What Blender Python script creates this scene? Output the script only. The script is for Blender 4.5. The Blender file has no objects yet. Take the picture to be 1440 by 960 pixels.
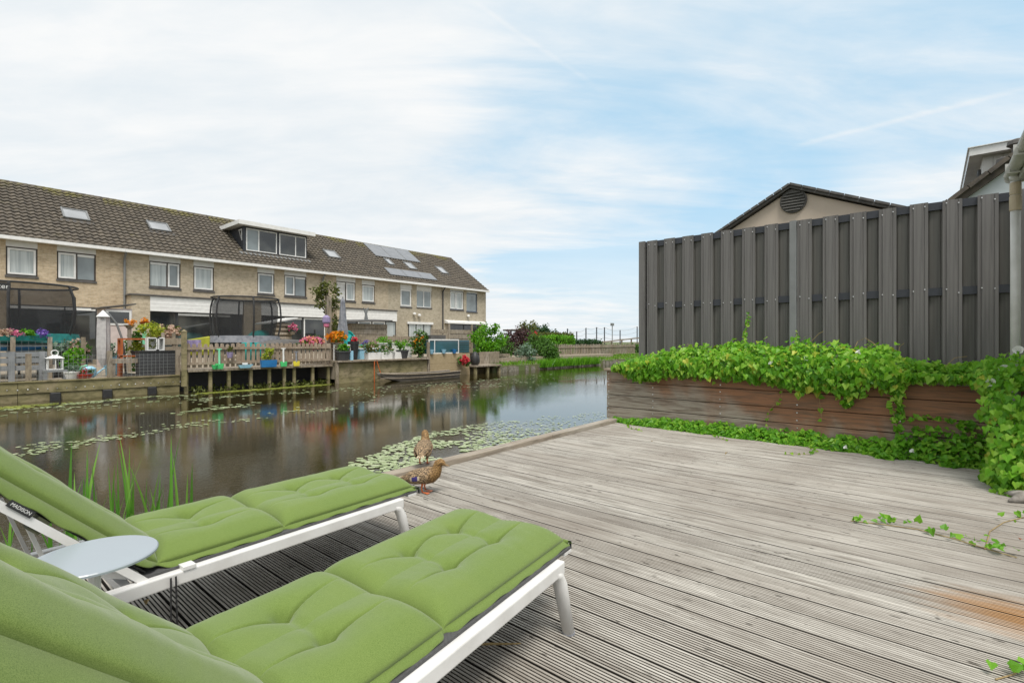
import bpy, bmesh, math, random
from mathutils import Vector, Matrix, noise as mnoise

S = bpy.context.scene
R = random.Random(11)
rad = math.radians

# ------------------------------------------------------------------ camera, sky, sun, exposure
# world axes: X runs along the canal, Y across it towards the terraced houses
YAW = rad(40.08)
FX, FY = math.cos(YAW), math.sin(YAW)
EYE = 1.22
cd = bpy.data.cameras.new('camera'); cam = bpy.data.objects.new('camera', cd)
S.collection.objects.link(cam)
cam.location = (0, 0, EYE); cam.rotation_euler = (rad(90), 0, YAW - rad(90))
cd.sensor_width = 36; cd.lens = 17.5; cd.clip_start = 0.05; cd.clip_end = 3000
S.camera = cam

W = bpy.data.worlds.new('World'); S.world = W; W.use_nodes = True
SUN_DIR = Vector((.27, .40, -.88)).normalized()
def skydir(px, py): u = (px-720)/700; return Vector((FX+FY*u, FY-FX*u, (480-py)/700)).normalized()
CON = []
for a_, b_ in (((1180,191),(1350,148)), ((690,20),(850,130))):
    p_, q_ = skydir(*a_), skydir(*b_); CON.append((p_.cross(q_).normalized(), (p_+q_).normalized()))
def build_world():
    nt = W.node_tree; nt.nodes.clear(); N = nt.nodes.new; L = nt.links.new
    out = N('ShaderNodeOutputWorld'); bg = N('ShaderNodeBackground'); L(bg.outputs[0], out.inputs[0])
    bg.inputs['Strength'].default_value = 0.12
    sky = N('ShaderNodeTexSky'); sky.sky_type = 'NISHITA'; sky.sun_disc = False
    sky.sun_elevation = math.asin(-SUN_DIR.z); sky.sun_rotation = math.atan2(-SUN_DIR.x, -SUN_DIR.y) % (2*math.pi)
    sky.air_density = 1.0; sky.dust_density = 1.5; sky.ozone_density = 1.0
    tc = N('ShaderNodeTexCoord')
    sep = N('ShaderNodeSeparateXYZ'); L(tc.outputs['Generated'], sep.inputs[0])
    def m(op, a, b=None, clamp=False):
        n = N('ShaderNodeMath'); n.operation = op; n.use_clamp = clamp
        for i, v in enumerate((a, b)):
            if v is None: continue
            if isinstance(v, (int, float)): n.inputs[i].default_value = v
            else: L(v, n.inputs[i])
        return n.outputs[0]
    zz = m('ADD', m('MAXIMUM', sep.outputs[2], 0.0), 0.16)
    cmb = N('ShaderNodeCombineXYZ'); L(m('DIVIDE', sep.outputs[0], zz), cmb.inputs[0]); L(m('DIVIDE', sep.outputs[1], zz), cmb.inputs[1])
    def noise(rot, sc, scale, det, dist, rough=.55, off=(0,0,0)):
        mp = N('ShaderNodeMapping'); mp.inputs['Rotation'].default_value = (0,0,rad(rot)); mp.inputs['Scale'].default_value = sc
        mp.inputs['Location'].default_value = off
        m0 = N('ShaderNodeMapping'); m0.inputs['Rotation'].default_value = (0,0,rad(50)); L(cmb.outputs[0], m0.inputs[0]); L(m0.outputs[0], mp.inputs[0])
        n = N('ShaderNodeTexNoise'); n.inputs['Scale'].default_value = scale; n.inputs['Detail'].default_value = det
        n.inputs['Distortion'].default_value = dist; n.inputs['Roughness'].default_value = rough
        L(mp.outputs[0], n.inputs['Vector']); return n.outputs['Fac']
    def ramp(f, a, b):
        n = N('ShaderNodeMapRange'); n.interpolation_type = 'SMOOTHSTEP'
        n.inputs['From Min'].default_value = a; n.inputs['From Max'].default_value = b; L(f, n.inputs['Value']); return n.outputs[0]
    big = noise(0, (.8, 1.3, 1), .62, 5, .6, .5, (3.1, 1.7, 0))
    wisp = noise(8, (.5, 1.5, 1), 1.15, 9, 1.0, .6, (.3, 4.2, 0))
    fine = noise(-6, (.7, 1.6, 1), 3.2, 8, .5, .6)
    # open, bluer part of the sky lies over the canal bend
    vd = N('ShaderNodeVectorMath'); vd.operation = 'DOT_PRODUCT'; L(tc.outputs['Generated'], vd.inputs[0])
    vd.inputs[1].default_value = Vector((1.113, .23, .50)).normalized()
    clear = ramp(vd.outputs['Value'], .70, 1.0)
    cov = m('ADD', m('ADD', m('MULTIPLY', big, .75), m('MULTIPLY', wisp, .55)), m('MULTIPLY', fine, .16))
    cov = m('SUBTRACT', m('ADD', cov, .26), m('MULTIPLY', clear, .31))
    mask = m('ADD', m('MULTIPLY', ramp(cov, .50, .94), .92), .05)
    hz = ramp(sep.outputs[2], .34, .02)
    mask = m('MAXIMUM', mask, m('MULTIPLY', hz, .72))
    # two thin contrails
    for (n_, mid), c0, c1, amt in ((CON[0], .984, .996, .20), (CON[1], .986, .996, .11)):
        dd = N('ShaderNodeVectorMath'); dd.operation = 'DOT_PRODUCT'; nv = N('ShaderNodeVectorMath'); nv.operation = 'NORMALIZE'; L(tc.outputs['Generated'], nv.inputs[0]); L(nv.outputs[0], dd.inputs[0]); dd.inputs[1].default_value = n_
        d2 = N('ShaderNodeVectorMath'); d2.operation = 'DOT_PRODUCT'; L(nv.outputs[0], d2.inputs[0]); d2.inputs[1].default_value = mid
        off = m('ADD', dd.outputs['Value'], m('MULTIPLY', m('SUBTRACT', fine, .5), .012))
        tr = m('MULTIPLY', m('MULTIPLY', ramp(m('ABSOLUTE', off), .0065, .0), ramp(d2.outputs['Value'], c0, c1)), m('MULTIPLY', ramp(fine, .3, .6), amt))
        mask = m('MAXIMUM', mask, m('ADD', mask, tr, True))
    blue = N('ShaderNodeMix'); blue.data_type = 'RGBA'; blue.blend_type = 'MIX'; blue.inputs[0].default_value = .72
    L(sky.outputs[0], blue.inputs[6]); blue.inputs[7].default_value = (2.65, 4.65, 6.0, 1)
    cl = N('ShaderNodeMix'); cl.data_type = 'RGBA'
    L(ramp(m('ADD', m('MULTIPLY', wisp, .6), m('MULTIPLY', fine, .4)), .3, .72), cl.inputs[0])
    cl.inputs[6].default_value = (4.75, 5.12, 5.38, 1); cl.inputs[7].default_value = (5.95, 5.92, 5.85, 1)
    mx = N('ShaderNodeMix'); mx.data_type = 'RGBA'; L(mask, mx.inputs[0]); L(blue.outputs[2], mx.inputs[6]); L(cl.outputs[2], mx.inputs[7])
    L(mx.outputs[2], bg.inputs['Color'])
build_world()
sl = bpy.data.lights.new('sun', 'SUN'); sl.energy = 2.3; sl.angle = rad(20); sl.color = (1, .95, .88)
so = bpy.data.objects.new('sun', sl); S.collection.objects.link(so)
so.rotation_euler = SUN_DIR.to_track_quat('-Z', 'Y').to_euler(); so.location = (-20, -30, 40)
S.view_settings.view_transform = 'Standard'; S.view_settings.look = 'None'
S.view_settings.exposure = 0.48; S.view_settings.gamma = 1.0
S.render.engine = 'CYCLES'
S.cycles.use_denoising = True
S.cycles.max_bounces = 6; S.cycles.diffuse_bounces = 3; S.cycles.glossy_bounces = 3; S.cycles.transparent_max_bounces = 10
S.cycles.transmission_bounces = 3; S.cycles.caustics_reflective = False; S.cycles.caustics_refractive = False

# ------------------------------------------------------------------ survey helpers (photo pixel -> place in the world)
def ray(px):
    u = (px-720)/700; return FX+FY*u, FY-FX*u
def onY(px, Y):                    # X and depth where the sight line of column px crosses the plane Y
    dx, dy = ray(px); D = Y/dy; return dx*D, D
def onX(px, X):
    dx, dy = ray(px); D = X/dx; return dy*D, D
def zat(py, D): return EYE+(480-py)/700*D
def onZ(px, py, z):
    D = 700*(EYE-z)/(py-480); dx, dy = ray(px); return dx*D, dy*D

# ------------------------------------------------------------------ materials
def nodes(name):
    mt = bpy.data.materials.new(name); mt.use_nodes = True
    nt = mt.node_tree; return mt, nt, nt.nodes['Principled BSDF'], nt.nodes.new, nt.links.new
def c4(c): return (c[0], c[1], c[2], 1)
def mapping(N, L, sc=(1,1,1), rot=(0,0,0), coord='Object'):
    tc = N('ShaderNodeTexCoord'); mp = N('ShaderNodeMapping'); mp.inputs['Scale'].default_value = sc; mp.inputs['Rotation'].default_value = rot
    L(tc.outputs[coord], mp.inputs[0]); return mp.outputs[0]
def nz(N, L, vec, scale, det=4, rough=.55, dist=0):
    n = N('ShaderNodeTexNoise'); n.inputs['Scale'].default_value = scale; n.inputs['Detail'].default_value = det
    n.inputs['Roughness'].default_value = rough; n.inputs['Distortion'].default_value = dist; L(vec, n.inputs['Vector']); return n.outputs['Fac']
def mr(N, L, f, a, b, c=0., d=1., smooth=True):
    n = N('ShaderNodeMapRange'); n.interpolation_type = 'SMOOTHSTEP' if smooth else 'LINEAR'
    for k, v in zip(('From Min','From Max','To Min','To Max'), (a,b,c,d)): n.inputs[k].default_value = v
    L(f, n.inputs['Value']); return n.outputs[0]
def mixc(N, L, f, a, b, mode='MIX'):
    n = N('ShaderNodeMix'); n.data_type = 'RGBA'; n.blend_type = mode
    if isinstance(f, (int, float)): n.inputs[0].default_value = f
    else: L(f, n.inputs[0])
    for i, v in ((6, a), (7, b)):
        if isinstance(v, tuple): n.inputs[i].default_value = c4(v)
        else: L(v, n.inputs[i])
    return n.outputs[2]
def math2(N, L, op, a, b=0.):
    n = N('ShaderNodeMath'); n.operation = op
    for i, v in enumerate((a, b)):
        if isinstance(v, (int, float)): n.inputs[i].default_value = v
        else: L(v, n.inputs[i])
    return n.outputs[0]
def bump(N, L, bs, h, strength, dist=.01):
    b = N('ShaderNodeBump'); b.inputs['Strength'].default_value = strength; b.inputs['Distance'].default_value = dist
    L(h, b.inputs['Height']); L(b.outputs[0], bs.inputs['Normal'])

MC = {}
def mat(name, c1, c2=None, rough=.6, scale=8, st=(1,1,1), metal=0, bmp=.0, bdist=.01, spec=.5, det=5, lo=.35, hi=.68):
    if name in MC: return MC[name]
    mt, nt, bs, N, L = nodes(name)
    bs.inputs['Roughness'].default_value = rough; bs.inputs['Metallic'].default_value = metal
    bs.inputs['Specular IOR Level'].default_value = spec
    if c2 is None: c2 = tuple(v*.8 for v in c1)
    v = mapping(N, L, st); f = nz(N, L, v, scale, det)
    L(mixc(N, L, mr(N, L, f, lo, hi), c1, c2), bs.inputs['Base Color'])
    if bmp: bump(N, L, bs, f, bmp, bdist)
    MC[name] = mt; return mt
def leafmat(name, dark, mid, light, trans=.35, rough=.45):
    if name in MC: return MC[name]
    mt, nt, bs, N, L = nodes(name)
    g = N('ShaderNodeNewGeometry'); cr = N('ShaderNodeValToRGB')
    cr.color_ramp.elements[0].color = c4(dark); cr.color_ramp.elements[1].color = c4(light)
    e = cr.color_ramp.elements.new(.5); e.color = c4(mid)
    L(g.outputs['Random Per Island'], cr.inputs[0])
    v = mapping(N, L); f = nz(N, L, v, 2.2, 3)
    col = mixc(N, L, mr(N, L, f, .35, .65, 0, .45), cr.outputs[0], mid)
    L(col, bs.inputs['Base Color']); bs.inputs['Roughness'].default_value = rough; bs.inputs['Specular IOR Level'].default_value = .35
    tr = N('ShaderNodeBsdfTranslucent'); L(mixc(N, L, .35, col, (light[0]*1.2, light[1]*1.2, light[2]*.8)), tr.inputs[0])
    mx = N('ShaderNodeMixShader'); mx.inputs[0].default_value = trans
    L(bs.outputs[0], mx.inputs[1]); L(tr.outputs[0], mx.inputs[2]); L(mx.outputs[0], nt.nodes['Material Output'].inputs[0])
    MC[name] = mt; return mt
def brickmat(name, a, b, mortar):
    mt, nt, bs, N, L = nodes(name)
    v = mapping(N, L, rot=(rad(90), 0, 0))
    br = N('ShaderNodeTexBrick'); br.inputs['Scale'].default_value = 1; br.inputs['Brick Width'].default_value = .22; br.inputs['Row Height'].default_value = .065
    br.inputs['Mortar Size'].default_value = .008; br.inputs['Bias'].default_value = 0
    br.inputs['Color1'].default_value = c4(a); br.inputs['Color2'].default_value = c4(b); br.inputs['Mortar'].default_value = c4(mortar)
    # Object coords: X along, Z up -> use (x,z)
    tc = N('ShaderNodeTexCoord'); sp = N('ShaderNodeSeparateXYZ'); cb = N('ShaderNodeCombineXYZ')
    L(tc.outputs['Object'], sp.inputs[0]); L(math2(N, L, 'ADD', sp.outputs[0], sp.outputs[1]), cb.inputs[0]); L(sp.outputs[2], cb.inputs[1])
    L(cb.outputs[0], br.inputs['Vector'])
    f = nz(N, L, tc.outputs['Object'], .7, 5); g = nz(N, L, tc.outputs['Object'], 5, 5, .7)
    col = mixc(N, L, mr(N, L, f, .35, .7, 0, .35), br.outputs[0], tuple(x*.62 for x in a))
    col = mixc(N, L, mr(N, L, g, .42, .72, 0, .55), col, tuple(x*.5 for x in b))
    L(col, bs.inputs['Base Color']); bs.inputs['Roughness'].default_value = .9
    bump(N, L, bs, br.outputs['Fac'], -.4, .008); MC[name] = mt; return mt
M_BRICK_TAN = brickmat('tan_brick', (.62,.50,.345), (.46,.35,.225), (.53,.455,.34))
M_BRICK = brickmat('grey_brick', (.59,.50,.365), (.44,.36,.25), (.51,.445,.34))
M_BRICK_DARK = brickmat('olive_brick', (.51,.45,.345), (.38,.33,.24), (.44,.395,.305))
def rooftile():
    mt, nt, bs, N, L = nodes('roof_tile')
    tc = N('ShaderNodeTexCoord'); o = tc.outputs['Object']
    f = nz(N, L, o, 3.2, 5, .65); g = nz(N, L, o, .55, 5, .6); h = nz(N, L, o, 6, 3)
    col = mixc(N, L, mr(N, L, f, .3, .7), (.150,.128,.100), (.080,.070,.058))
    sp = N('ShaderNodeSeparateXYZ'); L(o, sp.inputs[0])
    ridge = mr(N, L, sp.outputs[2], 2.7, 3.35)
    lich = math2(N, L, 'MULTIPLY', mr(N, L, math2(N, L, 'ADD', g, math2(N, L, 'MULTIPLY', ridge, .22)), .60, .78), mr(N, L, h, .38, .62))
    col = mixc(N, L, math2(N, L, 'MULTIPLY', lich, .75), col, (.17,.155,.035))
    L(col, bs.inputs['Base Color']); bs.inputs['Roughness'].default_value = .8; bs.inputs['Specular IOR Level'].default_value = .3
    bump(N, L, bs, f, .2, .01); MC['roof_tile'] = mt; return mt
M_TILE = rooftile()
def deckmat():
    mt, nt, bs, N, L = nodes('weathered_deck_wood')
    tc = N('ShaderNodeTexCoord'); o = tc.outputs['Object']
    sp = N('ShaderNodeSeparateXYZ'); L(o, sp.inputs[0])
    bid = math2(N, L, 'FLOOR', math2(N, L, 'DIVIDE', math2(N, L, 'ADD', sp.outputs[0], 30.0), .150))
    wn = N('ShaderNodeTexWhiteNoise'); wn.noise_dimensions = '1D'; L(bid, wn.inputs['W'])
    off = N('ShaderNodeCombineXYZ'); L(math2(N, L, 'MULTIPLY', wn.outputs['Value'], 17.0), off.inputs[1]); L(bid, off.inputs[2])
    ad = N('ShaderNodeVectorMath'); ad.operation = 'ADD'; L(o, ad.inputs[0]); L(off.outputs[0], ad.inputs[1])
    mp = N('ShaderNodeMapping'); mp.inputs['Scale'].default_value = (60, 2.2, 1); L(ad.outputs[0], mp.inputs[0])
    grain = nz(N, L, mp.outputs[0], 1.0, 8, .7, .6)
    mp2 = N('ShaderNodeMapping'); mp2.inputs['Scale'].default_value = (9, .9, 1); L(ad.outputs[0], mp2.inputs[0])
    patch = nz(N, L, mp2.outputs[0], 1.3, 6, .6)
    col = mixc(N, L, mr(N, L, grain, .28, .72), (.25,.228,.195), (.66,.63,.565))
    col = mixc(N, L, mr(N, L, wn.outputs['Value'], 0, 1, 0, .50, False), col, (.36,.325,.28))
    col = mixc(N, L, mr(N, L, patch, .50, .74, 0, .75), col, (.19,.165,.135))
    # small dark checks, knots and dirt
    mp3 = N('ShaderNodeMapping'); mp3.inputs['Scale'].default_value = (34, 9, 1); L(ad.outputs[0], mp3.inputs[0])
    spot = nz(N, L, mp3.outputs[0], 1.0, 3, .5); clus = nz(N, L, o, 1.3, 3)
    sm = math2(N, L, 'MULTIPLY', mr(N, L, spot, .62, .70), mr(N, L, clus, .42, .58))
    col = mixc(N, L, math2(N, L, 'MULTIPLY', sm, .8), col, (.045,.038,.03))
    wide = nz(N, L, o, .8, 4, .55)
    col = mixc(N, L, mr(N, L, wide, .42, .68, 0, .5), col, (.24,.205,.17))
    # large rust stain
    ds = N('ShaderNodeVectorMath'); ds.operation = 'SUBTRACT'; L(o, ds.inputs[0]); ds.inputs[1].default_value = (3.12, -.36, 0)
    sc = N('ShaderNodeVectorMath'); sc.operation = 'MULTIPLY'; L(ds.outputs[0], sc.inputs[0]); sc.inputs[1].default_value = (2.7, 1.55, 0)
    ln = N('ShaderNodeVectorMath'); ln.operation = 'LENGTH'; L(sc.outputs[0], ln.inputs[0])
    rn = nz(N, L, mp2.outputs[0], 2.0, 4)
    rust = mr(N, L, math2(N, L, 'ADD', ln.outputs['Value'], math2(N, L, 'MULTIPLY', rn, .9)), 1.25, .55)
    col = mixc(N, L, math2(N, L, 'MULTIPLY', rust, .8), col, (.40,.19,.05))
    # grooves by depth: what lies below the tread is mixed to near black
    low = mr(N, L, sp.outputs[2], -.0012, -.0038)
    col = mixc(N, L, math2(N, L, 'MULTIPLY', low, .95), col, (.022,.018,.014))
    L(col, bs.inputs['Base Color']); bs.inputs['Roughness'].default_value = .82; bs.inputs['Specular IOR Level'].default_value = .3
    bump(N, L, bs, grain, .35, .004); MC['deck'] = mt; return mt
M_DECK = deckmat()
def waterm():
    mt, nt, bs, N, L = nodes('canal_water')
    bs.inputs['Base Color'].default_value = (.032,.026,.009,1); bs.inputs['Roughness'].default_value = .015; bs.inputs['IOR'].default_value = 2.1
    bs.inputs['Specular IOR Level'].default_value = .6
    tc = N('ShaderNodeTexCoord'); o = tc.outputs['Object']
    mp = N('ShaderNodeMapping'); mp.inputs['Scale'].default_value = (1.0, 1.6, 1); mp.inputs['Rotation'].default_value = (0,0,rad(38)); L(o, mp.inputs[0])
    a = nz(N, L, mp.outputs[0], 13.0, 3, .6, .5); b = nz(N, L, mp.outputs[0], 2.0, 2, .5, .3); c = nz(N, L, mp.outputs[0], 30, 2)
    zone = nz(N, L, o, .16, 2); gust = mr(N, L, zone, .42, .62, .45, 2.2)
    sp = N('ShaderNodeSeparateXYZ'); L(o, sp.inputs[0])
    band = math2(N, L, 'MULTIPLY', math2(N, L, 'MULTIPLY', mr(N, L, sp.outputs[1], 10.3, 12.0), mr(N, L, sp.outputs[1], 14.2, 12.8)), math2(N, L, 'MULTIPLY', mr(N, L, sp.outputs[0], 5, 10), mr(N, L, nz(N, L, o, .7, 3), .38, .58)))
    gust = math2(N, L, 'ADD', gust, math2(N, L, 'MULTIPLY', band, 3.2))
    h = math2(N, L, 'ADD', math2(N, L, 'MULTIPLY', a, .55), math2(N, L, 'ADD', math2(N, L, 'MULTIPLY', b, .6), math2(N, L, 'MULTIPLY', c, .55)))
    bump(N, L, bs, math2(N, L, 'MULTIPLY', h, gust), .027, .05); MC['water'] = mt; return mt
M_WATER = waterm()
def plankmat(name, red, grey, dark, bias=0.0, st=(1,1,1), topgrey=None):
    mt, nt, bs, N, L = nodes(name)
    tc = N('ShaderNodeTexCoord'); o = tc.outputs['Object']
    mp = N('ShaderNodeMapping'); mp.inputs['Scale'].default_value = st; L(o, mp.inputs[0])
    grain = nz(N, L, mp.outputs[0], 1.0, 8, .68, .5); big = nz(N, L, o, 1.1, 4, .6, .4)
    g = N('ShaderNodeNewGeometry')
    f = math2(N, L, 'ADD', big, math2(N, L, 'ADD', math2(N, L, 'MULTIPLY', math2(N, L, 'SUBTRACT', g.outputs['Random Per Island'], .5), .18), bias))
    if topgrey:
        sp = N('ShaderNodeSeparateXYZ'); L(o, sp.inputs[0])
        f = math2(N, L, 'ADD', f, math2(N, L, 'ADD', mr(N, L, sp.outputs[2], .1, .75, -.16, .14), mr(N, L, sp.outputs[1], 3.6, 1.6, -.16, .06)))
    col = mixc(N, L, mr(N, L, f, .36, .62), grey, red)
    col = mixc(N, L, mr(N, L, grain, .40, .70, 0, .92), col, dark)
    L(col, bs.inputs['Base Color']); bs.inputs['Roughness'].default_value = .75; bs.inputs['Specular IOR Level'].default_value = .35
    bump(N, L, bs, grain, .3, .004); MC[name] = mt; return mt
M_PLANTER = plankmat('planter_wood', (.33,.16,.085), (.38,.33,.27), (.14,.095,.065), 0, (5, 2.2, 34), True)
M_CAP = plankmat('planter_cap_wood', (.36,.27,.19), (.42,.37,.31), (.20,.155,.12), 0, (34, 2.2, 5))
M_RIM = plankmat('edge_board_wood', (.34,.29,.23), (.42,.38,.32), (.17,.14,.11), 0, (2, 34, 20))
M_OLD = plankmat('old_grey_wood', (.30,.25,.18), (.37,.32,.26), (.15,.12,.09), 0, (12, 12, 4))
M_QUAY = plankmat('mossy_quay_wood', (.27,.235,.12), (.33,.27,.175), (.11,.10,.045), 0, (3, 3, 5))
M_PICKET = plankmat('picket_wood', (.33,.255,.185), (.40,.33,.26), (.20,.155,.115), 0, (16, 16, 3))
M_FENCE = mat('grey_composite', (.158,.151,.145), (.112,.107,.103), .62, 1.0, (30, 30, 1.2), bmp=.12, bdist=.003)
M_FENCE_BACK = mat('grey_composite_back', (.152,.147,.133), (.116,.111,.100), .66, 1.0, (30, 30, 1.2))
M_RAILBLUE = mat('anthracite_metal', (.036,.040,.050), (.028,.031,.038), .45, 4)
M_ZINC = mat('zinc_post', (.205,.212,.212), (.175,.182,.182), .55, 6)
M_SCREW = mat('steel_screw', (.75,.75,.74), (.6,.6,.6), .3, 40, metal=.6)
M_WHITE = mat('white_paint', (.80,.80,.78), (.72,.72,.70), .4, 5)
M_WHITEMETAL = mat('white_powdercoat', (.74,.735,.72), (.66,.65,.63), .38, 6, spec=.5)
M_PVC = mat('grey_pvc', (.60,.60,.57), (.50,.50,.465), .42, 5)
M_PVCBEIGE = mat('beige_pvc', (.52,.44,.30), (.42,.35,.24), .5, 8)
M_DARKFRAME = mat('dark_window_frame', (.045,.047,.048), (.035,.036,.037), .45, 5)
M_BLUEFRAME = mat('blue_window_frame', (.05,.09,.17), (.04,.075,.14), .45, 5)
M_BROWNFRAME = mat('brown_window_frame', (.075,.06,.05), (.06,.05,.042), .5, 5)
M_PANEL = mat('pale_panel', (.70,.70,.68), (.62,.62,.60), .5, 3)
M_BLACK = mat('black_plastic', (.022,.022,.023), (.03,.03,.031), .5, 10)
M_SLING = mat('grey_sling', (.085,.085,.085), (.06,.06,.06), .75, 120)
M_TABLE = mat('grey_blue_lacquer', (.33,.375,.41), (.32,.36,.395), .25, 2)
M_STUCCO = mat('beige_stucco', (.58,.49,.40), (.53,.445,.36), .85, 1.5, bmp=.1)
M_SLATE = mat('dark_roofing', (.115,.108,.10), (.08,.076,.072), .65, 5)
M_SOIL = mat('soil', (.05,.036,.022), (.03,.022,.014), .95, 12, bmp=.6, bdist=.03)
M_MUD = mat('canal_bed', (.07,.06,.03), (.04,.035,.02), .9, 2)
M_STONE = mat('pale_stone', (.27,.25,.20), (.14,.13,.10), .85, 9, bmp=.5, bdist=.02)
M_TEAL = mat('teal_cover', (.02,.25,.23), (.015,.17,.16), .5, 6)
M_TURQ = mat('turquoise_plastic', (.01,.46,.42), (.01,.38,.35), .4, 4)
M_GREYFAB = mat('grey_fabric', (.27,.28,.31), (.17,.18,.21), .8, 7)
M_BLUEP = mat('blue_plastic', (.03,.20,.48), (.02,.16,.42), .4, 4)
M_LBLUE = mat('light_blue_paint', (.33,.60,.76), (.28,.52,.68), .5, 4)
M_MINT = mat('mint_plastic', (.25,.72,.45), (.20,.62,.38), .45, 4)
M_GREENP = mat('green_plastic', (.07,.52,.16), (.05,.42,.13), .45, 4)
M_YELLOWP = mat('yellow_plastic', (.72,.62,.05), (.62,.5,.04), .45, 4)
M_STUB = mat('bleached_wood', (.40,.37,.33), (.20,.18,.155), .85, 14, (1,1,1), bmp=.6, bdist=.02)
M_LIME = mat('lime_cushion', (.33,.34,.03), (.26,.27,.02), .8, 5)
M_LILAC = mat('lilac_cloth', (.34,.28,.46), (.26,.21,.36), .85, 8)
M_TERRA = mat('orange_brown_wood', (.42,.11,.025), (.32,.08,.02), .6, 6)
M_REDP = mat('red_pot', (.50,.055,.025), (.40,.04,.02), .5, 6)
M_SHEDPINK = mat('pale_pink_wood', (.62,.53,.50), (.53,.45,.42), .65, 3)
M_GREYSLAT = mat('grey_bench_slat', (.27,.28,.29), (.21,.22,.23), .6, 4)
M_PARASOL = mat('pale_parasol_cloth', (.50,.48,.47), (.42,.40,.395), .85, 9, bmp=.4, bdist=.02)
M_CHARWOVEN = mat('charcoal_weave', (.06,.062,.066), (.035,.036,.04), .6, 30)
M_BOAT = mat('grey_boat_wood', (.17,.15,.125), (.085,.075,.062), .6, 3, (1,1,8))
M_ROPE = mat('orange_rope', (.55,.13,.03), (.45,.10,.02), .7, 8)
M_STEEL = mat('galvanised_wire', (.35,.37,.36), (.28,.29,.29), .45, 5, metal=.5)
M_BARK = mat('bark', (.12,.085,.055), (.07,.05,.032), .9, 8, bmp=.5)
M_KAYAKWHITE = mat('white_hull', (.72,.74,.76), (.66,.68,.70), .35, 3)
M_DRY = mat('dry_stalk', (.34,.25,.11), (.25,.18,.08), .8, 10)
def glassm(name, col, rough=.04, scale=1.2, c2=None):
    return mat(name, col, c2 or tuple(v*.72 for v in col), rough, scale, spec=.9, det=2)
M_GLASS = glassm('window_pane', (.24,.28,.29))
M_GLASSDARK = glassm('dark_window_pane', (.02,.023,.025), .03, .8, (.07,.075,.07))
M_GLASSCURT = mat('curtained_pane', (.50,.54,.53), (.33,.37,.37), .12, 1.0, (9,9,.4), spec=.9, det=2)
M_GLASSSKY = glassm('skylight_pane', (.36,.37,.38), .1, .9)
M_GLASSBLUE = glassm('blue_green_pane', (.03,.12,.16), .05, 1.0)
M_SOLAR = mat('solar_cells', (.20,.205,.215), (.16,.165,.175), .22, 2, spec=.8)
M_CLAD = mat('white_cladding', (.66,.655,.62), (.60,.59,.555), .55, 3)

V_VINE = leafmat('vine_leaf', (.05,.18,.010), (.16,.42,.02), (.42,.64,.085), .45)
V_IVY = leafmat('ground_vine_leaf', (.05,.18,.012), (.14,.38,.022), (.32,.55,.06), .40)
V_REED = leafmat('reed_leaf', (.05,.16,.02), (.10,.29,.03), (.20,.40,.06), .35)
V_BRIGHT = leafmat('bright_bush_leaf', (.05,.17,.006), (.11,.33,.012), (.22,.46,.03), .35)
V_MID = leafmat('mid_green_leaf', (.03,.085,.012), (.065,.16,.022), (.13,.26,.04), .3)
V_DARK = leafmat('dark_green_leaf', (.012,.045,.012), (.028,.08,.02), (.05,.13,.03), .2)
V_PURPLE = leafmat('purple_leaf', (.035,.015,.02), (.075,.035,.04), (.13,.075,.06), .2)
V_OLIVE = leafmat('olive_leaf', (.05,.065,.012), (.10,.12,.022), (.17,.19,.04), .25)
V_YELLOW = leafmat('yellow_green_leaf', (.18,.26,.02), (.36,.44,.04), (.56,.58,.08), .35)
V_GREYG = leafmat('grey_green_leaf', (.10,.17,.12), (.17,.26,.18), (.26,.36,.26), .3)
V_GRASS = leafmat('bank_grass', (.06,.16,.012), (.13,.30,.02), (.26,.42,.04), .35)
B_ORANGE = leafmat('orange_petal', (.55,.13,.01), (.75,.28,.01), (.85,.45,.02), .3)
B_PINK = leafmat('pink_petal', (.55,.06,.20), (.70,.20,.35), (.80,.42,.50), .3)
B_MIX = leafmat('mixed_petal', (.62,.10,.34), (.74,.25,.40), (.85,.62,.10), .3)
B_WHITE = leafmat('white_petal', (.78,.78,.74), (.84,.84,.82), (.88,.88,.86), .3)
B_RED = leafmat('red_petal', (.45,.015,.03), (.60,.04,.06), (.70,.10,.12), .3)
B_PALE = leafmat('pale_pink_petal', (.45,.27,.22), (.55,.38,.30), (.62,.50,.36), .3)
B_VIOLET = leafmat('violet_petal', (.10,.05,.32), (.20,.12,.48), (.32,.2,.6), .3)
V_PAD = leafmat('floating_leaf', (.22,.29,.11), (.38,.45,.24), (.54,.58,.38), .1, .35)
V_ALGAE = leafmat('algae_leaf', (.14,.17,.02), (.26,.30,.05), (.42,.45,.13), .15, .5)

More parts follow.
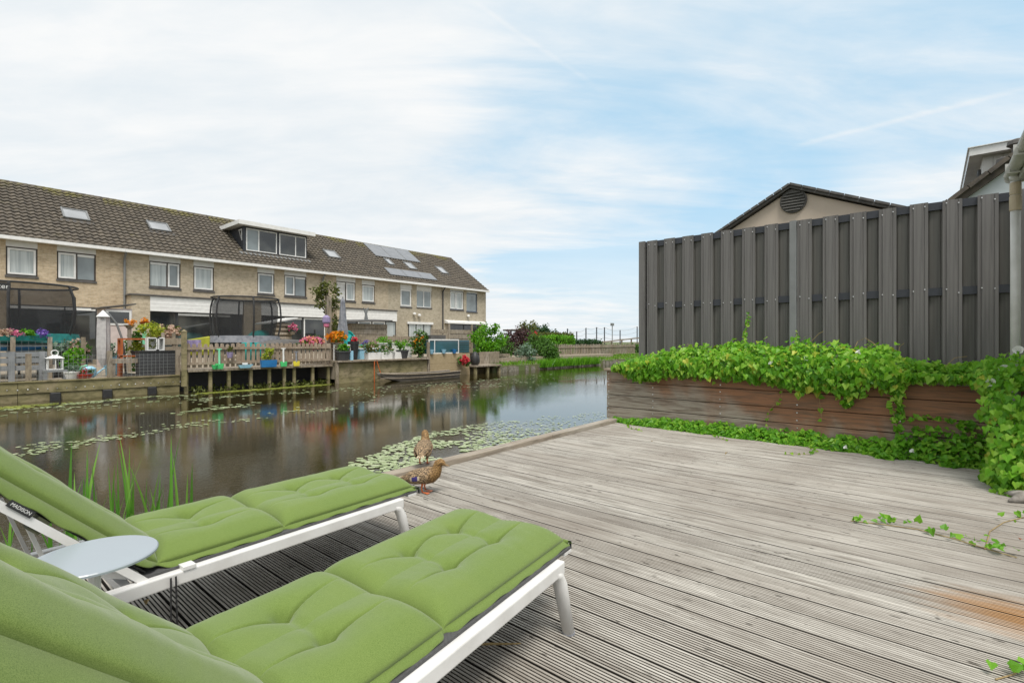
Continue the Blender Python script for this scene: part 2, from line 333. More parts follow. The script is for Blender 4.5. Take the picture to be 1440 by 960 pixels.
# ------------------------------------------------------------------ mesh helpers
class MB:
    def __init__(s): s.v = []; s.f = []; s.m = []
    def add(s, vs, fs, mi=0):
        o = len(s.v); s.v += [tuple(p) for p in vs]
        for f in fs: s.f.append(tuple(i+o for i in f)); s.m.append(mi)
        return s
    def box(s, x0, x1, y0, y1, z0, z1, mi=0):
        return s.add([(x0,y0,z0),(x1,y0,z0),(x1,y1,z0),(x0,y1,z0),(x0,y0,z1),(x1,y0,z1),(x1,y1,z1),(x0,y1,z1)],
              [(3,2,1,0),(4,5,6,7),(0,1,5,4),(1,2,6,5),(2,3,7,6),(3,0,4,7)], mi)
    def hexa(s, bottom, top, mi=0):
        return s.add(list(bottom)+list(top), [(3,2,1,0),(4,5,6,7),(0,1,5,4),(1,2,6,5),(2,3,7,6),(3,0,4,7)], mi)
    def bar(s, a, b, w, h, mi=0, up=(0,0,1)):
        a, b = Vector(a), Vector(b); d = (b-a).normalized(); u = Vector(up)
        if abs(d.dot(u)) > .98: u = Vector((1,0,0))
        sd = d.cross(u).normalized(); u = sd.cross(d)
        P = lambda c: [c-sd*w/2-u*h/2, c+sd*w/2-u*h/2, c+sd*w/2+u*h/2, c-sd*w/2+u*h/2]
        return s.hexa(P(a), P(b), mi)
    def tube(s, pts, r, n=8, mi=0, cap=True, flat=1.0):
        pts = [Vector(p) for p in pts]; k = len(pts)
        rr = r if isinstance(r, (list, tuple)) else [r]*k
        rings = []; ref = None
        for i, p in enumerate(pts):
            d = (pts[min(i+1,k-1)]-pts[max(i-1,0)]).normalized()
            if ref is None: ref = Vector((0,0,1)) if abs(d.z) < .9 else Vector((1,0,0))
            a = (ref-d*ref.dot(d)).normalized(); b = d.cross(a); ref = a
            rings.append([p+(a*math.cos(t)*flat+b*math.sin(t))*rr[i] for t in [2*math.pi*j/n for j in range(n)]])
        vs = [q for ring in rings for q in ring]; fs = []
        for i in range(k-1):
            for j in range(n):
                fs.append((i*n+j, i*n+(j+1)%n, (i+1)*n+(j+1)%n, (i+1)*n+j))
        if cap: fs += [tuple(range(n-1,-1,-1)), tuple((k-1)*n+j for j in range(n))]
        return s.add(vs, fs, mi)
    def lathe(s, prof, n=16, c=(0,0,0), mi=0, sx=1, sy=1):
        vs = []; fs = []; k = len(prof)
        for r, z in prof:
            for j in range(n):
                t = 2*math.pi*j/n; vs.append((c[0]+r*sx*math.cos(t), c[1]+r*sy*math.sin(t), c[2]+z))
        for i in range(k-1):
            for j in range(n): fs.append((i*n+j, i*n+(j+1)%n, (i+1)*n+(j+1)%n, (i+1)*n+j))
        fs += [tuple(range(n-1,-1,-1)), tuple((k-1)*n+j for j in range(n))]
        return s.add(vs, fs, mi)
    def prism(s, poly, ext, mi=0):               # poly: 3D points, ext: vector
        e = Vector(ext); n = len(poly); p = [Vector(q) for q in poly]
        fs = [tuple(range(n-1,-1,-1)), tuple(range(n, 2*n))]+[(i,(i+1)%n,n+(i+1)%n,n+i) for i in range(n)]
        return s.add(p+[q+e for q in p], fs, mi)
    def build(s, name, mats, parent=None, smooth=False, loc=None):
        me = bpy.data.meshes.new(name); me.from_pydata(s.v, [], s.f)
        for m_ in (mats if isinstance(mats, (list, tuple)) else [mats]): me.materials.append(m_)
        me.polygons.foreach_set('material_index', s.m)
        if smooth: me.polygons.foreach_set('use_smooth', [True]*len(me.polygons))
        me.update()
        o = bpy.data.objects.new(name, me); S.collection.objects.link(o)
        if parent: o.parent = parent
        if loc: o.location = loc
        return o
def recalc(o):
    bm = bmesh.new(); bm.from_mesh(o.data); bmesh.ops.recalc_face_normals(bm, faces=bm.faces); bm.to_mesh(o.data); bm.free(); return o
def tag(o, label, cat, group=None):
    o['label'] = label; o['category'] = cat
    if group: o['group'] = group
    return o
def thing(name, label, cat, loc=(0,0,0), rz=0, group=None):
    o = bpy.data.objects.new(name, None); o.empty_display_size = .1; S.collection.objects.link(o)
    o.location = loc; o.rotation_euler = (0,0,rz); return tag(o, label, cat, group)
def struct(o, kind='structure'): o['kind'] = kind; return o
def copy_tree(o, parent=None):
    c = o.copy(); S.collection.objects.link(c); c.parent = parent
    for ch in list(o.children): copy_tree(ch, c)
    return c

# leaves ------------------------------------------------------------
def frame(nrm, up_roll):
    n = Vector(nrm).normalized(); a = n.orthogonal().normalized(); b = n.cross(a)
    return a*math.cos(up_roll)+b*math.sin(up_roll), n
def leaf(mb, p, tipdir, nrm, L, w=.8, mi=0, fold=.22, heart=False):
    t = Vector(tipdir).normalized(); n = Vector(nrm); n = (n-t*n.dot(t))
    if n.length < 1e-4: n = t.orthogonal()
    n.normalize(); s = t.cross(n); p = Vector(p)
    if heart:
        b = p; tip = p+t*L-n*L*.12
        l1 = p-t*L*.16+s*L*w*.30+n*L*fold*.4; l2 = p+t*L*.22+s*L*w*.52+n*L*fold
        r1 = p-t*L*.16-s*L*w*.30+n*L*fold*.4; r2 = p+t*L*.22-s*L*w*.52+n*L*fold
        mb.add([b, l1, l2, tip, r2, r1], [(0,1,2,3),(0,3,4,5)], mi)
    else:
        mb.add([p, p+t*L*.45+s*L*w*.5+n*L*fold, p+t*L, p+t*L*.45-s*L*w*.5+n*L*fold], [(0,1,2),(0,2,3)], mi)
def rdir(zb=0.0):
    while True:
        v = Vector((R.uniform(-1,1), R.uniform(-1,1), R.uniform(-1,1)))
        if .05 < v.length < 1: v.normalize(); v.z += zb; return v.normalized()
def bush(mb, c, r, n, L, clumps=14, spread=.45, mi=0, w=.7, zb=.15, flat=0):
    """leaf clumps through an ellipsoid: uneven outline with gaps"""
    c = Vector(c); cl = []
    for i in range(clumps):
        d = rdir(); k = R.uniform(.45, .92); cl.append((Vector((d.x*r[0]*k, d.y*r[1]*k, d.z*r[2]*k)), R.uniform(.6,1.25)))
    for i in range(n):
        q, s = R.choice(cl); d = rdir(); k = R.random()**.45*spread*s
        p = q+Vector((d.x*r[0]*k, d.y*r[1]*k, d.z*r[2]*k))
        if p.z < -r[2]: p.z = -r[2]*R.uniform(.8,1)
        nn = (Vector((p.x/r[0], p.y/r[1], p.z/r[2]+.3))+rdir()*.8)
        td = rdir(-.25)
        leaf(mb, c+p, td, nn, L*R.uniform(.6,1.3), w, mi)
def boxbush(mb, x0, x1, y0, y1, z0, z1, n, L, mi=0):
    for i in range(n):
        f = R.random(); x, y, z = R.uniform(x0,x1), R.uniform(y0,y1), R.uniform(z0,z1); nn = Vector((0,0,1))
        if f < .5: y = y0+abs(R.gauss(0,.06)); nn = Vector((0,-1,.3))
        elif f < .8: z = z1-abs(R.gauss(0,.05)); nn = Vector((0,0,1))
        elif f < .93: x = x0 if R.random() < .5 else x1; nn = Vector((1 if x == x1 else -1,0,.2))
        leaf(mb, (x+R.gauss(0,.03),y+R.gauss(0,.03),z+R.gauss(0,.05)), rdir(-.2), nn+rdir()*.7, L*R.uniform(.6,1.3), .7, mi)

# ------------------------------------------------------------------ the setting
YQ = 18.3; ZW = -.35
prof = [(-700,-.10),(3.3,-.10),(3.3,-1.5),(YQ,-1.5),(YQ,.08),(24,.12),(900,.15)]
mb = MB(); xs = [-600,-60,-10,0,10,25,60,150,900]
for y, z in prof:
    for x in xs: mb.v.append((x,y,z))
n = len(xs)
for i in range(len(prof)-1):
    for j in range(n-1): mb.f.append((i*n+j, i*n+j+1, (i+1)*n+j+1, (i+1)*n+j)); mb.m.append(0)
M_GROUND = mat('garden_ground', (.10,.14,.04), (.14,.125,.07), .95, .8, bmp=.4, bdist=.05)
struct(mb.build('ground', M_GROUND))
mb = MB(); mb.add([(-600,3.0,ZW),(900,3.0,ZW),(900,YQ+1.2,ZW),(-600,YQ+1.2,ZW)], [(0,1,2,3)])
struct(mb.build('canal_water', M_WATER))

# timber deck: one sheet with ribbed boards running across, each 145 mm with nine ribs
PITCH = .150; X0, X1, DY0, DY1 = -4.5, 6.9, -1.1, 3.62
mb = MB(); k0, k1 = int(X0/PITCH), int(X1/PITCH); pts = []
for k in range(k0, k1):
    b = k*PITCH; dz = R.uniform(-.0012, .0012)
    pts += [(b-.0035, -.03), (b+.0035, -.03)]
    w = (PITCH-.007)/9
    for r in range(9):
        a = b+.0035+r*w
        pts += [(a+.0006, dz-.001), (a+.0020, dz), (a+w-.0076, dz), (a+w-.0064, dz-.001)]
        if r < 8: pts += [(a+w-.0059, dz-.0064), (a+w, dz-.0064)]
ys = [DY0, .3, 1.2, 2.2, 3.0, DY1]
for y in ys:
    for x, z in pts: mb.v.append((x, y, z))
n = len(pts)
for i in range(len(ys)-1):
    for j in range(n-1): mb.f.append((i*n+j, i*n+j+1, (i+1)*n+j+1, (i+1)*n+j)); mb.m.append(0)
struct(mb.build('deck', M_DECK))

t = thing('edge_board', 'long weathered grey timber edging along the deck beside the water', 'edging', (0,3.69,0))
mb = MB()
for a, b in ((-4.5,-1.1),(-1.095,2.3),(2.305,5.1),(5.105,6.86)): mb.box(a, b, -.065, .065, -.02, .052+R.uniform(-.003,.003))
o = mb.build('top_board', M_RIM, t)
bv = o.modifiers.new('b', 'BEVEL'); bv.width = .008; bv.segments = 2
mb = MB(); mb.box(-4.5, 6.86, .01, .05, -.25, -.022); mb.box(-4.5, 6.86, .012, .045, -.60, -.255)
mb.build('bank_boarding', M_OLD, t)

# ------------------------------------------------------------------ terraced houses
YF = 30.3; ZE = 5.68; TS = .695; AR = math.atan(TS); YE = YF-.35
def roofpt(px, py):
    dx, dy = ray(px); v = (480-py)/700
    D = (ZE-EYE-TS*YE)/(v-TS*dy); return dx*D, (dy*D-YE)/math.cos(AR)      # X, distance up the slope
def holes_wall(mb, x0, x1, z0, z1, holes, depth=.14):
    xs = sorted({x0, x1, *[h[0] for h in holes], *[h[1] for h in holes]}); zs = sorted({z0, z1, *[h[2] for h in holes], *[h[3] for h in holes]})
    for a, b in zip(xs, xs[1:]):
        for c, d in zip(zs, zs[1:]):
            if any(h[0] <= (a+b)/2 <= h[1] and h[2] <= (c+d)/2 <= h[3] for h in holes): continue
            mb.add([(a,0,c),(b,0,c),(b,0,d),(a,0,d)], [(0,1,2,3)])
    for a, b, c, d in holes:
        mb.add([(a,0,c),(b,0,c),(b,0,d),(a,0,d),(a,depth,c),(b,depth,c),(b,depth,d),(a,depth,d)], [(0,1,5,4),(1,2,6,5),(2,3,7,6),(3,0,4,7)])
def window(par, x0, x1, z0, z1, panes, frame_m=None, y=.06, sill=True, label=None):
    """frame is the part; sashes, panes and sill are its pieces. panes: (kind, a, b) fractions of the width"""
    fm = frame_m or M_BROWNFRAME
    mb = MB(); w = x1-x0; e = .055
    mb.box(x0, x0+e, y, y+.07, z0, z1); mb.box(x1-e, x1, y, y+.07, z0, z1)
    mb.box(x0+e, x1-e, y, y+.07, z0, z0+e); mb.box(x0+e, x1-e, y, y+.07, z1-e, z1)
    for k, a, b, g in panes[1:]:
        mb.box(x0+w*a-.03, x0+w*a+.03, y+.002, y+.068, z0+e, z1-e)
    f = mb.build('window', fm, par)
    if label: f['label'] = label
    for k, a, b, g in panes:
        pa = x0+w*a+(e if a == 0 else .03); pb = x0+w*b-(e if b == 1 else .03); za, zb = z0+e, z1-e
        if k == 'w':
            q = MB(); s = .075; yy = y-.025
            q.box(pa, pa+s, yy, yy+.05, za, zb); q.box(pb-s, pb, yy, yy+.05, za, zb); q.box(pa+s, pb-s, yy, yy+.05, za, za+s); q.box(pa+s, pb-s, yy, yy+.05, zb-s, zb)
            q.build('sash', M_WHITE, f); pa += s; pb -= s; za += s; zb -= s
        elif k == 'v':                                     # white vent strip above the glass
            q = MB(); q.box(pa, pb, y-.01, y+.04, zb-.11, zb); q.build('vent_strip', M_WHITE, f); zb -= .11
        q = MB(); q.box(pa, pb, y+.03, y+.045, za, zb); q.build('pane', g, f)
    if sill:
        q = MB(); q.box(x0-.03, x1+.03, y-.10, y+.02, z0-.09, z0-.002); q.build('sill', M_SLATE, f)
    return f
G1, G2, GD, GS = M_GLASS, M_GLASSCURT, M_GLASSDARK, M_GLASSSKY
def roof_mesh(w, end_over=0.0):
    mb = MB(); rows = 17; sl_ = 4.85/math.cos(AR); rh = sl_/rows; cols = round(w/.26); seg = 4; n = cols*seg+1
    ca, sa = math.cos(AR), math.sin(AR)
    def P(x, s, h): return (x, s*ca-h*sa, s*sa+h*ca)
    def hh(i): u = (i % seg)/seg; return (.0, .042, .060, .020)[i % seg]
    for r in range(rows):
        lo = [P(w*i/(n-1), r*rh, hh(i)+.070+.006*mnoise.noise((i//seg*1.7, r*2.3, w))) for i in range(n)]
        hi = [P(w*i/(n-1), (r+1)*rh, hh(i)+.012) for i in range(n)]
        bt = [P(w*i/(n-1), r*rh, hh(i)) for i in range(n)]
        o = len(mb.v); mb.v += bt+lo+hi
        for i in range(n-1):
            mb.f.append((o+i, o+i+1, o+n+i+1, o+n+i)); mb.f.append((o+n+i, o+n+i+1, o+2*n+i+1, o+2*n+i)); mb.m += [0, 0]
    # back slope and ridge cap
    zr = 4.85*TS
    mb.add([(0,4.85,zr-.02),(w,4.85,zr-.02),(w,9.7,-.02),(0,9.7,-.02)], [(0,1,2,3)])
    for i in range(round(w/.33)):
        a = i*w/round(w/.33); b = (i+1)*w/round(w/.33)-.01
        mb.tube([(a,4.85,zr+.0),(b,4.85,zr+.012)], .095, 8)
    return mb
HW = 5.2; HX0 = 1.2
houses = {}
def house(i, brick, label, wins, upper_label=None, holes_extra=()):
    x0 = HX0+HW*i
    t = thing('terraced_house', label, 'house', (x0, YF, 0), group='terraced houses across the canal')
    houses[i] = t
    ws = []
    for (pa, pb, pt, pbm, panes, fm) in wins:
        xa, D = onY(pa, YF); xb, D2 = onY(pb, YF); Dm = (D+D2)/2
        ws.append((xa-x0, xb-x0, zat(pbm, Dm), zat(pt, Dm), panes, fm))
    holes = [(a, b, c, d+.0) for a, b, c, d, _, _ in ws]+list(holes_extra)
    mb = MB(); holes_wall(mb, 0, HW, 0, ZE-.02, holes)
    mb.add([(0,.14,0),(HW,.14,0),(HW,.14,ZE-.02),(0,.14,ZE-.02)], [(0,1,2,3)])
    for x in (0, HW):
        mb.add([(x,0,0),(x,9,0),(x,9,ZE-.02),(x,4.5,ZE+4.5*TS+.1),(x,0,ZE-.02)], [(0,1,2,3,4)])
    mb.add([(0,9,0),(HW,9,0),(HW,9,ZE-.02),(0,9,ZE-.02)], [(3,2,1,0)])
    wo = mb.build('wall', brick, t); bm = bmesh.new(); bm.from_mesh(wo.data); bmesh.ops.remove_doubles(bm, verts=bm.verts, dist=.0005); bm.to_mesh(wo.data); bm.free()
    rf = roof_mesh(HW).build('roof', M_TILE, t, loc=(0,-.35,ZE))
    g = MB(); g.box(0.003, HW-.003, -.44, -.30, ZE-.12, ZE+.03); g.box(.003, HW-.003, -.30, -.002, ZE-.10, ZE-.06); g.build('gutter', M_WHITE, t)
    for a, b, c, d, panes, fm in ws:
        hp = .20*(d-c) if fm is not M_BLUEFRAME else .14
        q = MB(); q.box(a, b, .01, .10, d-hp, d); q.build('window_panel', M_PANEL, t)
        window(t, a, b, c+.10, d-hp-.003, panes, fm)
    return t
house(-1, M_BRICK_TAN, 'tan brick terraced house past the left edge, seen mostly in the water', [])
house(0, M_BRICK_TAN, 'tan brick terraced house with plain ground floor behind the teal-skirted trampoline', [
    (8,53,337,391,[('w',0,1,G2)],None), (80,135,345,397,[('w',0,.5,G2),('v',.5,1,G1)],None)], holes_extra=[])
house(1, M_BRICK, 'terraced house with one roof window and a brick pier left of its white fascia', [
    (210,254,359,407,[('v',0,.57,G2),('w',.57,1,G1)],None), (272,301,366,411,[('w',0,1,G2)],None)])
house(2, M_BRICK, 'terraced house with the wide flat-roofed dormer on its roof', [
    (362,386,376,416,[('w',0,1,G1)],None), (400,431,380,419,[('w',0,.48,G1),('v',.48,1,G1)],None)])
house(3, M_BRICK, 'terraced house with pale curtained upper windows left of the solar panels', [
    (473,500,389,425,[('v',0,.5,M_PANEL),('w',.5,1,G2)],None), (509,527,394,427,[('w',0,1,G2)],None)])
house(4, M_BRICK_DARK, 'terraced house with solar panels on its roof', [
    (563,579,400,433,[('w',0,1,G1)],M_WHITE), (586,607,402,434,[('d',0,.5,G1),('d',.5,1,G1)],M_WHITE)])
house(5, M_BRICK_DARK, 'end terraced house with blue upper window frames and an awning', [
    (633,652,407,437,[('w',0,.45,G2),('w',.45,1,G2)],M_BLUEFRAME), (656,671,410,440,[('d',0,1,G1)],M_BLUEFRAME)])
# downpipes between pairs of houses
for i in (1, 3, 5):
    mb = MB(); mb.tube([(.04,-.36,ZE-.1),(.04,-.12,ZE-.35),(.04,-.07,ZE-.5),(.04,-.07,.0)], .05, 8); mb.build('downpipe', M_ZINC if i < 5 else M_RAILBLUE, houses[i])
# skylights and solar panels lie in the roof plane
def roofbox(mb, x0, x1, s0, s1, h0, h1, mi=0):
    ca, sa = math.cos(AR), math.sin(AR); P = lambda x, s, h: (x, s*ca-h*sa, s*sa+h*ca)
    return mb.hexa([P(x0,s0,h0),P(x1,s0,h0),P(x1,s1,h0),P(x0,s1,h0)], [P(x0,s0,h1),P(x1,s0,h1),P(x1,s1,h1),P(x0,s1,h1)], mi)
def skylight(i, tl, br, m=None):
    xa, s1 = roofpt(*tl); xb, s0 = roofpt(*br); x0 = HX0+HW*i; t = houses[i]; xa -= x0; xb -= x0
    if s1-s0 < .5: s1 = s0+.5
    mb = MB(); e = .07
    roofbox(mb, xa, xa+e, s0, s1, .05, .18); roofbox(mb, xb-e, xb, s0, s1, .05, .16); roofbox(mb, xa+e, xb-e, s0, s0+e, .05, .16); roofbox(mb, xa+e, xb-e, s1-e, s1, .05, .16)
    f = mb.build('skylight', M_ZINC, t, loc=(0,-.35,ZE))
    mb = MB(); roofbox(mb, xa+e, xb-e, s0+e, s1-e, .10, .13); mb.build('pane', m or GS, f)
    mb = MB(); roofbox(mb, xa-.12, xb+.12, s0-.25, s0-.01, .055, .068); mb.build('flashing', M_SLATE, f)
skylight(0, (84,295), (127,314)); skylight(1, (204.5,313), (241,329)); skylight(3, (452.5,352.8), (479,365.6))
skylight(4, (538,365), (554.7,374.7)); skylight(4, (565,369.7), (586.6,381)); skylight(5, (610,376), (630.6,387))
for tl, br in (((509.7,343.4),(591,371)), ((538.8,378),(614.7,396))):
    xa, s1 = roofpt(*tl); xb, s0 = roofpt(*br); x0 = HX0+HW*4; w = (xb-xa)/3
    for k in range(3):
        a = xa-x0+k*w; mb = MB(); roofbox(mb, a+.01, a+w-.01, s0, s1, .10, .14)
        p = mb.build('solar_panel', M_ZINC, houses[4], loc=(0,-.35,ZE))
        mb = MB(); roofbox(mb, a+.04, a+w-.04, s0+.03, s1-.03, .136, .146); mb.build('cell_sheet', M_SOLAR, p)
# dormer
xa, s = roofpt(342, 355); xb, s2 = roofpt(431, 366); i = 2; x0 = HX0+HW*i; t = houses[i]
yd = s*math.cos(AR)-.35; zb = ZE+s*math.sin(AR)+.05; dxr, D = onY(342, YF+yd); zt = zat(317.5, D); xa -= x0; xb -= x0
mb = MB(); yb = (zt-ZE)/TS-.35
mb.prism([(xa, yd, zb-.05),(xa, yd, zt),(xa, yb, zt)], (xb-xa,0,0)); dm = mb.build('dormer', M_RAILBLUE, t); recalc(dm)
mb = MB(); mb.box(xa-.42, xb+.35, yd-.45, yb+.2, zt+.002, zt+.24); mb.build('dormer_roof', M_WHITE, dm)
w = xb-xa
window(dm, xa+w*.04, xa+w*.50, zb+.10, zt-.10, [('d',0,.4,G1),('d',.4,1,GD)], M_WHITE, y=yd-.045, sill=False)
window(dm, xa+w*.54, xa+w*.98, zb+.10, zt-.10, [('d',0,.6,GD),('d',.6,1,GD)], M_WHITE, y=yd-.045, sill=False)
mb = MB(); mb.prism([(xa-.03,yd+.15,zt-.15),(xa-.03,yd+.62,zt-.15),(xa-.03,yd+.15,zt-.85)], (.025,0,0)); q = recalc(mb.build('window', M_WHITE, dm))
mb = MB(); mb.prism([(xa-.036,yd+.21,zt-.21),(xa-.036,yd+.50,zt-.21),(xa-.036,yd+.21,zt-.66)], (.01,0,0)); recalc(mb.build('pane', GD, q))
mb = MB(); roofbox(mb, xa-.25, xb+.25, s-.35, s-.03, .058, .075); mb.build('flashing', M_ZINC, dm, loc=(0,.35-.7,ZE))

# ground floor: projecting extensions with white fascia boards
def fascia(i, x0, x1, z0, z1, y, par):
    mb = MB(); n = 4; h = (z1-z0)/n
    for k in range(n): mb.hexa([(x0,y-.016,z0+k*h),(x1,y-.016,z0+k*h),(x1,y+.02,z0+k*h),(x0,y+.02,z0+k*h)], [(x0,y-.012,z0+k*h+h-.006),(x1,y-.012,z0+k*h+h-.006),(x1,y+.02,z0+k*h+h-.006),(x0,y+.02,z0+k*h+h-.006)])
    mb.build('fascia', M_WHITE, par)
def extension(i, xa, xpier, xb, zt, fz, brick, wins):
    t = houses[i]; x0 = HX0+HW*i; a, p, b = xa-x0, xpier-x0, xb-x0; y = -1.0
    mb = MB(); mb.box(a, p, y, .0, 0, zt); mb.box(p, b, y+.3, .0, 0, zt-.02)
    e = mb.build('extension', brick, t)
    mb = MB(); mb.box(a-.06, b+.04, y-.09, -.002, zt+.002, zt+.07); mb.build('flat_roof', M_SLATE, e)
    fascia(i, p+.002, b, fz, zt-.01, y, e)
    for wa, wb, panes in wins: window(e, p+(b-p)*wa, p+(b-p)*wb, .25, fz-.01, panes, M_DARKFRAME, y=y+.12, sill=False)
extension(1, 6.5, 7.25, 11.55, 3.45, 2.72, M_BRICK, [(.0,.27,[('d',0,1,GD)]), (.272,.66,[('v',0,1,GD)]), (.662,1,[('v',0,.6,GD),('d',.6,1,GD)])])
extension(2, 11.62, 12.55, 16.6, 3.45, 2.72, M_BRICK, [(0,.33,[('d',0,1,GD)]), (.332,.62,[('v',0,1,GD)]), (.622,1,[('w',0,1,GD)])])
extension(3, 17.3, 17.95, 22.0, 3.38, 2.66, M_BRICK, [(0,.22,[('d',0,1,GD)]), (.222,.5,[('w',0,1,G1)]), (.502,.78,[('w',0,1,G1)]), (.782,1,[('d',0,1,G2)])])
# plain ground floors
def gwin(i, pa, pb, pt, panes, fm, z0=.25, y=-.05):
    xa, D = onY(pa, YF); xb, D2 = onY(pb, YF); z1 = zat(pt, (D+D2)/2); x0 = HX0+HW*i
    return window(houses[i], xa-x0, xb-x0, z0, z1, panes, fm, y=y, sill=False)
gwin(0, 9, 136, 430, [('v',0,.62,GD),('v',.62,1,GD)], M_DARKFRAME)
gwin(4, 574, 606, 455, [('d',0,.33,G2),('d',.33,.66,G2),('d',.66,1,G2)], M_DARKFRAME)
gwin(5, 630, 672, 456, [('d',0,.5,GD),('d',.5,1,GD)], M_DARKFRAME)
mb = MB(); xa,D = onY(572, YF); xb,D2 = onY(608, YF); mb.box(xa-HX0-HW*4, xb-HX0-HW*4, -.12, -.002, 2.55, 2.72); mb.build('lintel', M_WHITE, houses[4])
x5 = HX0+HW*5; xa,D = onY(625, YF); xb,D2 = onY(680, YF)
mb = MB(); mb.prism([(xa-x5,-.002,2.98),(xa-x5,-.45,2.80),(xa-x5,-.45,2.68),(xa-x5,-.002,2.72)], (xb-xa,0,0)); recalc(mb.build('awning', M_WHITE, houses[5]))
for i, px, py in ((4,581,441),(4,588,443),(5,657,444)):
    xa, D = onY(px, YF); z = zat(py, D); x0 = HX0+HW*i
    mb = MB(); mb.lathe([(.03,-.10),(.13,-.06),(.13,.04),(.05,.09)], 10, (xa-x0,-.16,z)); mb.box(xa-x0-.03,xa-x0+.03,-.12,-.002,z-.03,z+.03); mb.build('wall_lamp', M_WHITE, houses[i])

# ------------------------------------------------------------------ houses behind the fence, on this bank
XG = 16.0
t = thing('gabled_house', 'low beige house with a shallow gable and round louvre behind the grey fence', 'house', (XG,0,0))
pk = .191*XG; zp = EYE+.279*XG-.15; yl = 5.6; zl = zp-(yl-pk)*.55; yr = -1.2; zr = zp-(pk-yr)*.435
mb = MB(); mb.prism([(0,yl,-.1),(0,yl,zl),(0,pk,zp),(0,yr,zr),(0,yr,-.1)], (9,0,0)); recalc(mb.build('wall', M_STUCCO, t))
mb = MB()
for (ya, za, yb2, zb2) in ((yl+.3, zl-.165, pk, zp), (pk, zp, yr-.3, zr-.13)):
    mb.prism([(-.14,ya,za+.04),(-.14,yb2,zb2+.04),(-.14,yb2,zb2+.14),(-.14,ya,za+.14)], (9.3,0,0))
rf = recalc(mb.build('roof', M_SLATE, t))
mb = MB()
for (ya, za, yb2, zb2) in ((yl+.3, zl-.165, pk, zp), (pk, zp, yr-.3, zr-.13)):
    k = 14
    for j in range(k):
        f0, f1 = j/k, (j+.93)/k
        mb.bar((-.16, ya+(yb2-ya)*f0, za+(zb2-za)*f0+.145), (-.16, ya+(yb2-ya)*f1, za+(zb2-za)*f1+.145), .09, .06)
mb.build('verge_tile', M_SLATE, rf)
yv, Dv = onX(1116, XG); zv = zat(283, Dv)
mb = MB(); mb.tube([(-.06,yv,zv),(-.01,yv,zv)], .34, 32); lv = mb.build('louvre', M_SLATE, t)
mb = MB()
for k in range(7):
    z = zv-.24+k*.08; h = math.sqrt(max(.01, .30**2-(z-zv)**2))
    mb.add([(-.062,yv-h,z-.03),(-.062,yv+h,z-.03),(-.115,yv+h,z-.035),(-.115,yv-h,z-.035),(-.062,yv-h,z+.045),(-.062,yv+h,z+.045)], [(0,1,2,3),(3,2,5,4)])
mb.build('slat', mat('louvre_slat', (.11,.105,.095), (.08,.078,.07), .6, 4), lv)

t = thing('dormer_house', 'house with a white boarded dormer above its tiled roof behind the grey fence', 'house', (14,0,0))
ROOFS = .77
def zroof(y): return 4.32+(-.58-y)*ROOFS
mb = MB(); mb.prism([(.15,2.2,-.1),(.15,2.2,zroof(2.2)-.08),(.15,-4,zroof(-4)-.08),(.15,-10.2,zroof(2.2)-.08),(.15,-10.2,-.1)], (8.5,0,0)); recalc(mb.build('wall', mat('pale_grey_wall', (.55,.60,.63), (.50,.55,.58), .7, 2), t))
mb = MB()
mb.prism([(0,2.5,zroof(2.5)-.1),(0,2.5,zroof(2.5)+.06),(0,-4,zroof(-4)+.06),(0,-4,zroof(-4)-.1)], (8.8,0,0)); mb.prism([(0,-4,zroof(-4)-.1),(0,-4,zroof(-4)+.06),(0,-10.5,zroof(2.5)+.06),(0,-10.5,zroof(2.5)-.1)], (8.8,0,0))
rf = recalc(mb.build('roof', mat('brown_roof_tile', (.12,.10,.08), (.06,.052,.045), .8, 5, bmp=.3), t))
mb = MB()
for j in range(22):
    y = 2.4-j*.30; mb.bar((-.03, y, zroof(y)+.075), (-.03, y-.28, zroof(y-.28)+.09), .16, .08)
mb.build('verge_tile', MC['brown_roof_tile'], rf)
mb = MB(); xd = .85; yf = -.86; zt = 5.22
mb.prism([(xd,yf,zroof(yf)),(xd,yf,zt),(xd,-2.4,zt),(xd,-2.4,zroof(-2.4))], (3.3,0,0)); dm = recalc(mb.build('dormer', M_CLAD, t))
mb = MB()
for j in range(9): mb.box(xd-.022, xd-.002, yf-.16*j-.155, yf-.16*j-.008, max(zroof(yf-.16*j-.0)+.0, 4.4), zt-.002)
mb.build('cladding_board', M_CLAD, dm)
mb = MB(); mb.box(.6, 4.4, -3.2, -.64, zt+.003, zt+.165); mb.box(.57, 4.43, -3.2, -.61, zt+.167, zt+.185); mb.build('dormer_roof', M_WHITE, dm)
for a, b in ((1.25,1.75),(2.1,2.6),(2.95,3.5)):
    mb = MB(); mb.box(a, b, yf+.002, yf+.05, zt-.62, zt-.16); q = mb.build('window', M_DARKFRAME, dm); mb = MB(); mb.box(a+.06, b-.06, yf+.05, yf+.06, zt-.56, zt-.22); mb.build('pane', GD, q)
for (x, y, r, z1) in ((.2,-1.33,.085,5.27),(.5,-1.157,.065,5.03)):
    zb_ = zroof(y)
    mb = MB(); mb.lathe([(r,zb_-.1),(r,z1-.16),(r*1.05,z1-.15)], 14, (x,y,0)); q = mb.build('flue', M_SLATE, t, smooth=False)
    mb = MB(); mb.lathe([(r*1.1,z1-.15),(r*1.9,z1-.10),(r*1.7,z1-.02),(r*.6,z1+.02)], 14, (x,y,0)); mb.build('cowl', M_SLATE, q)

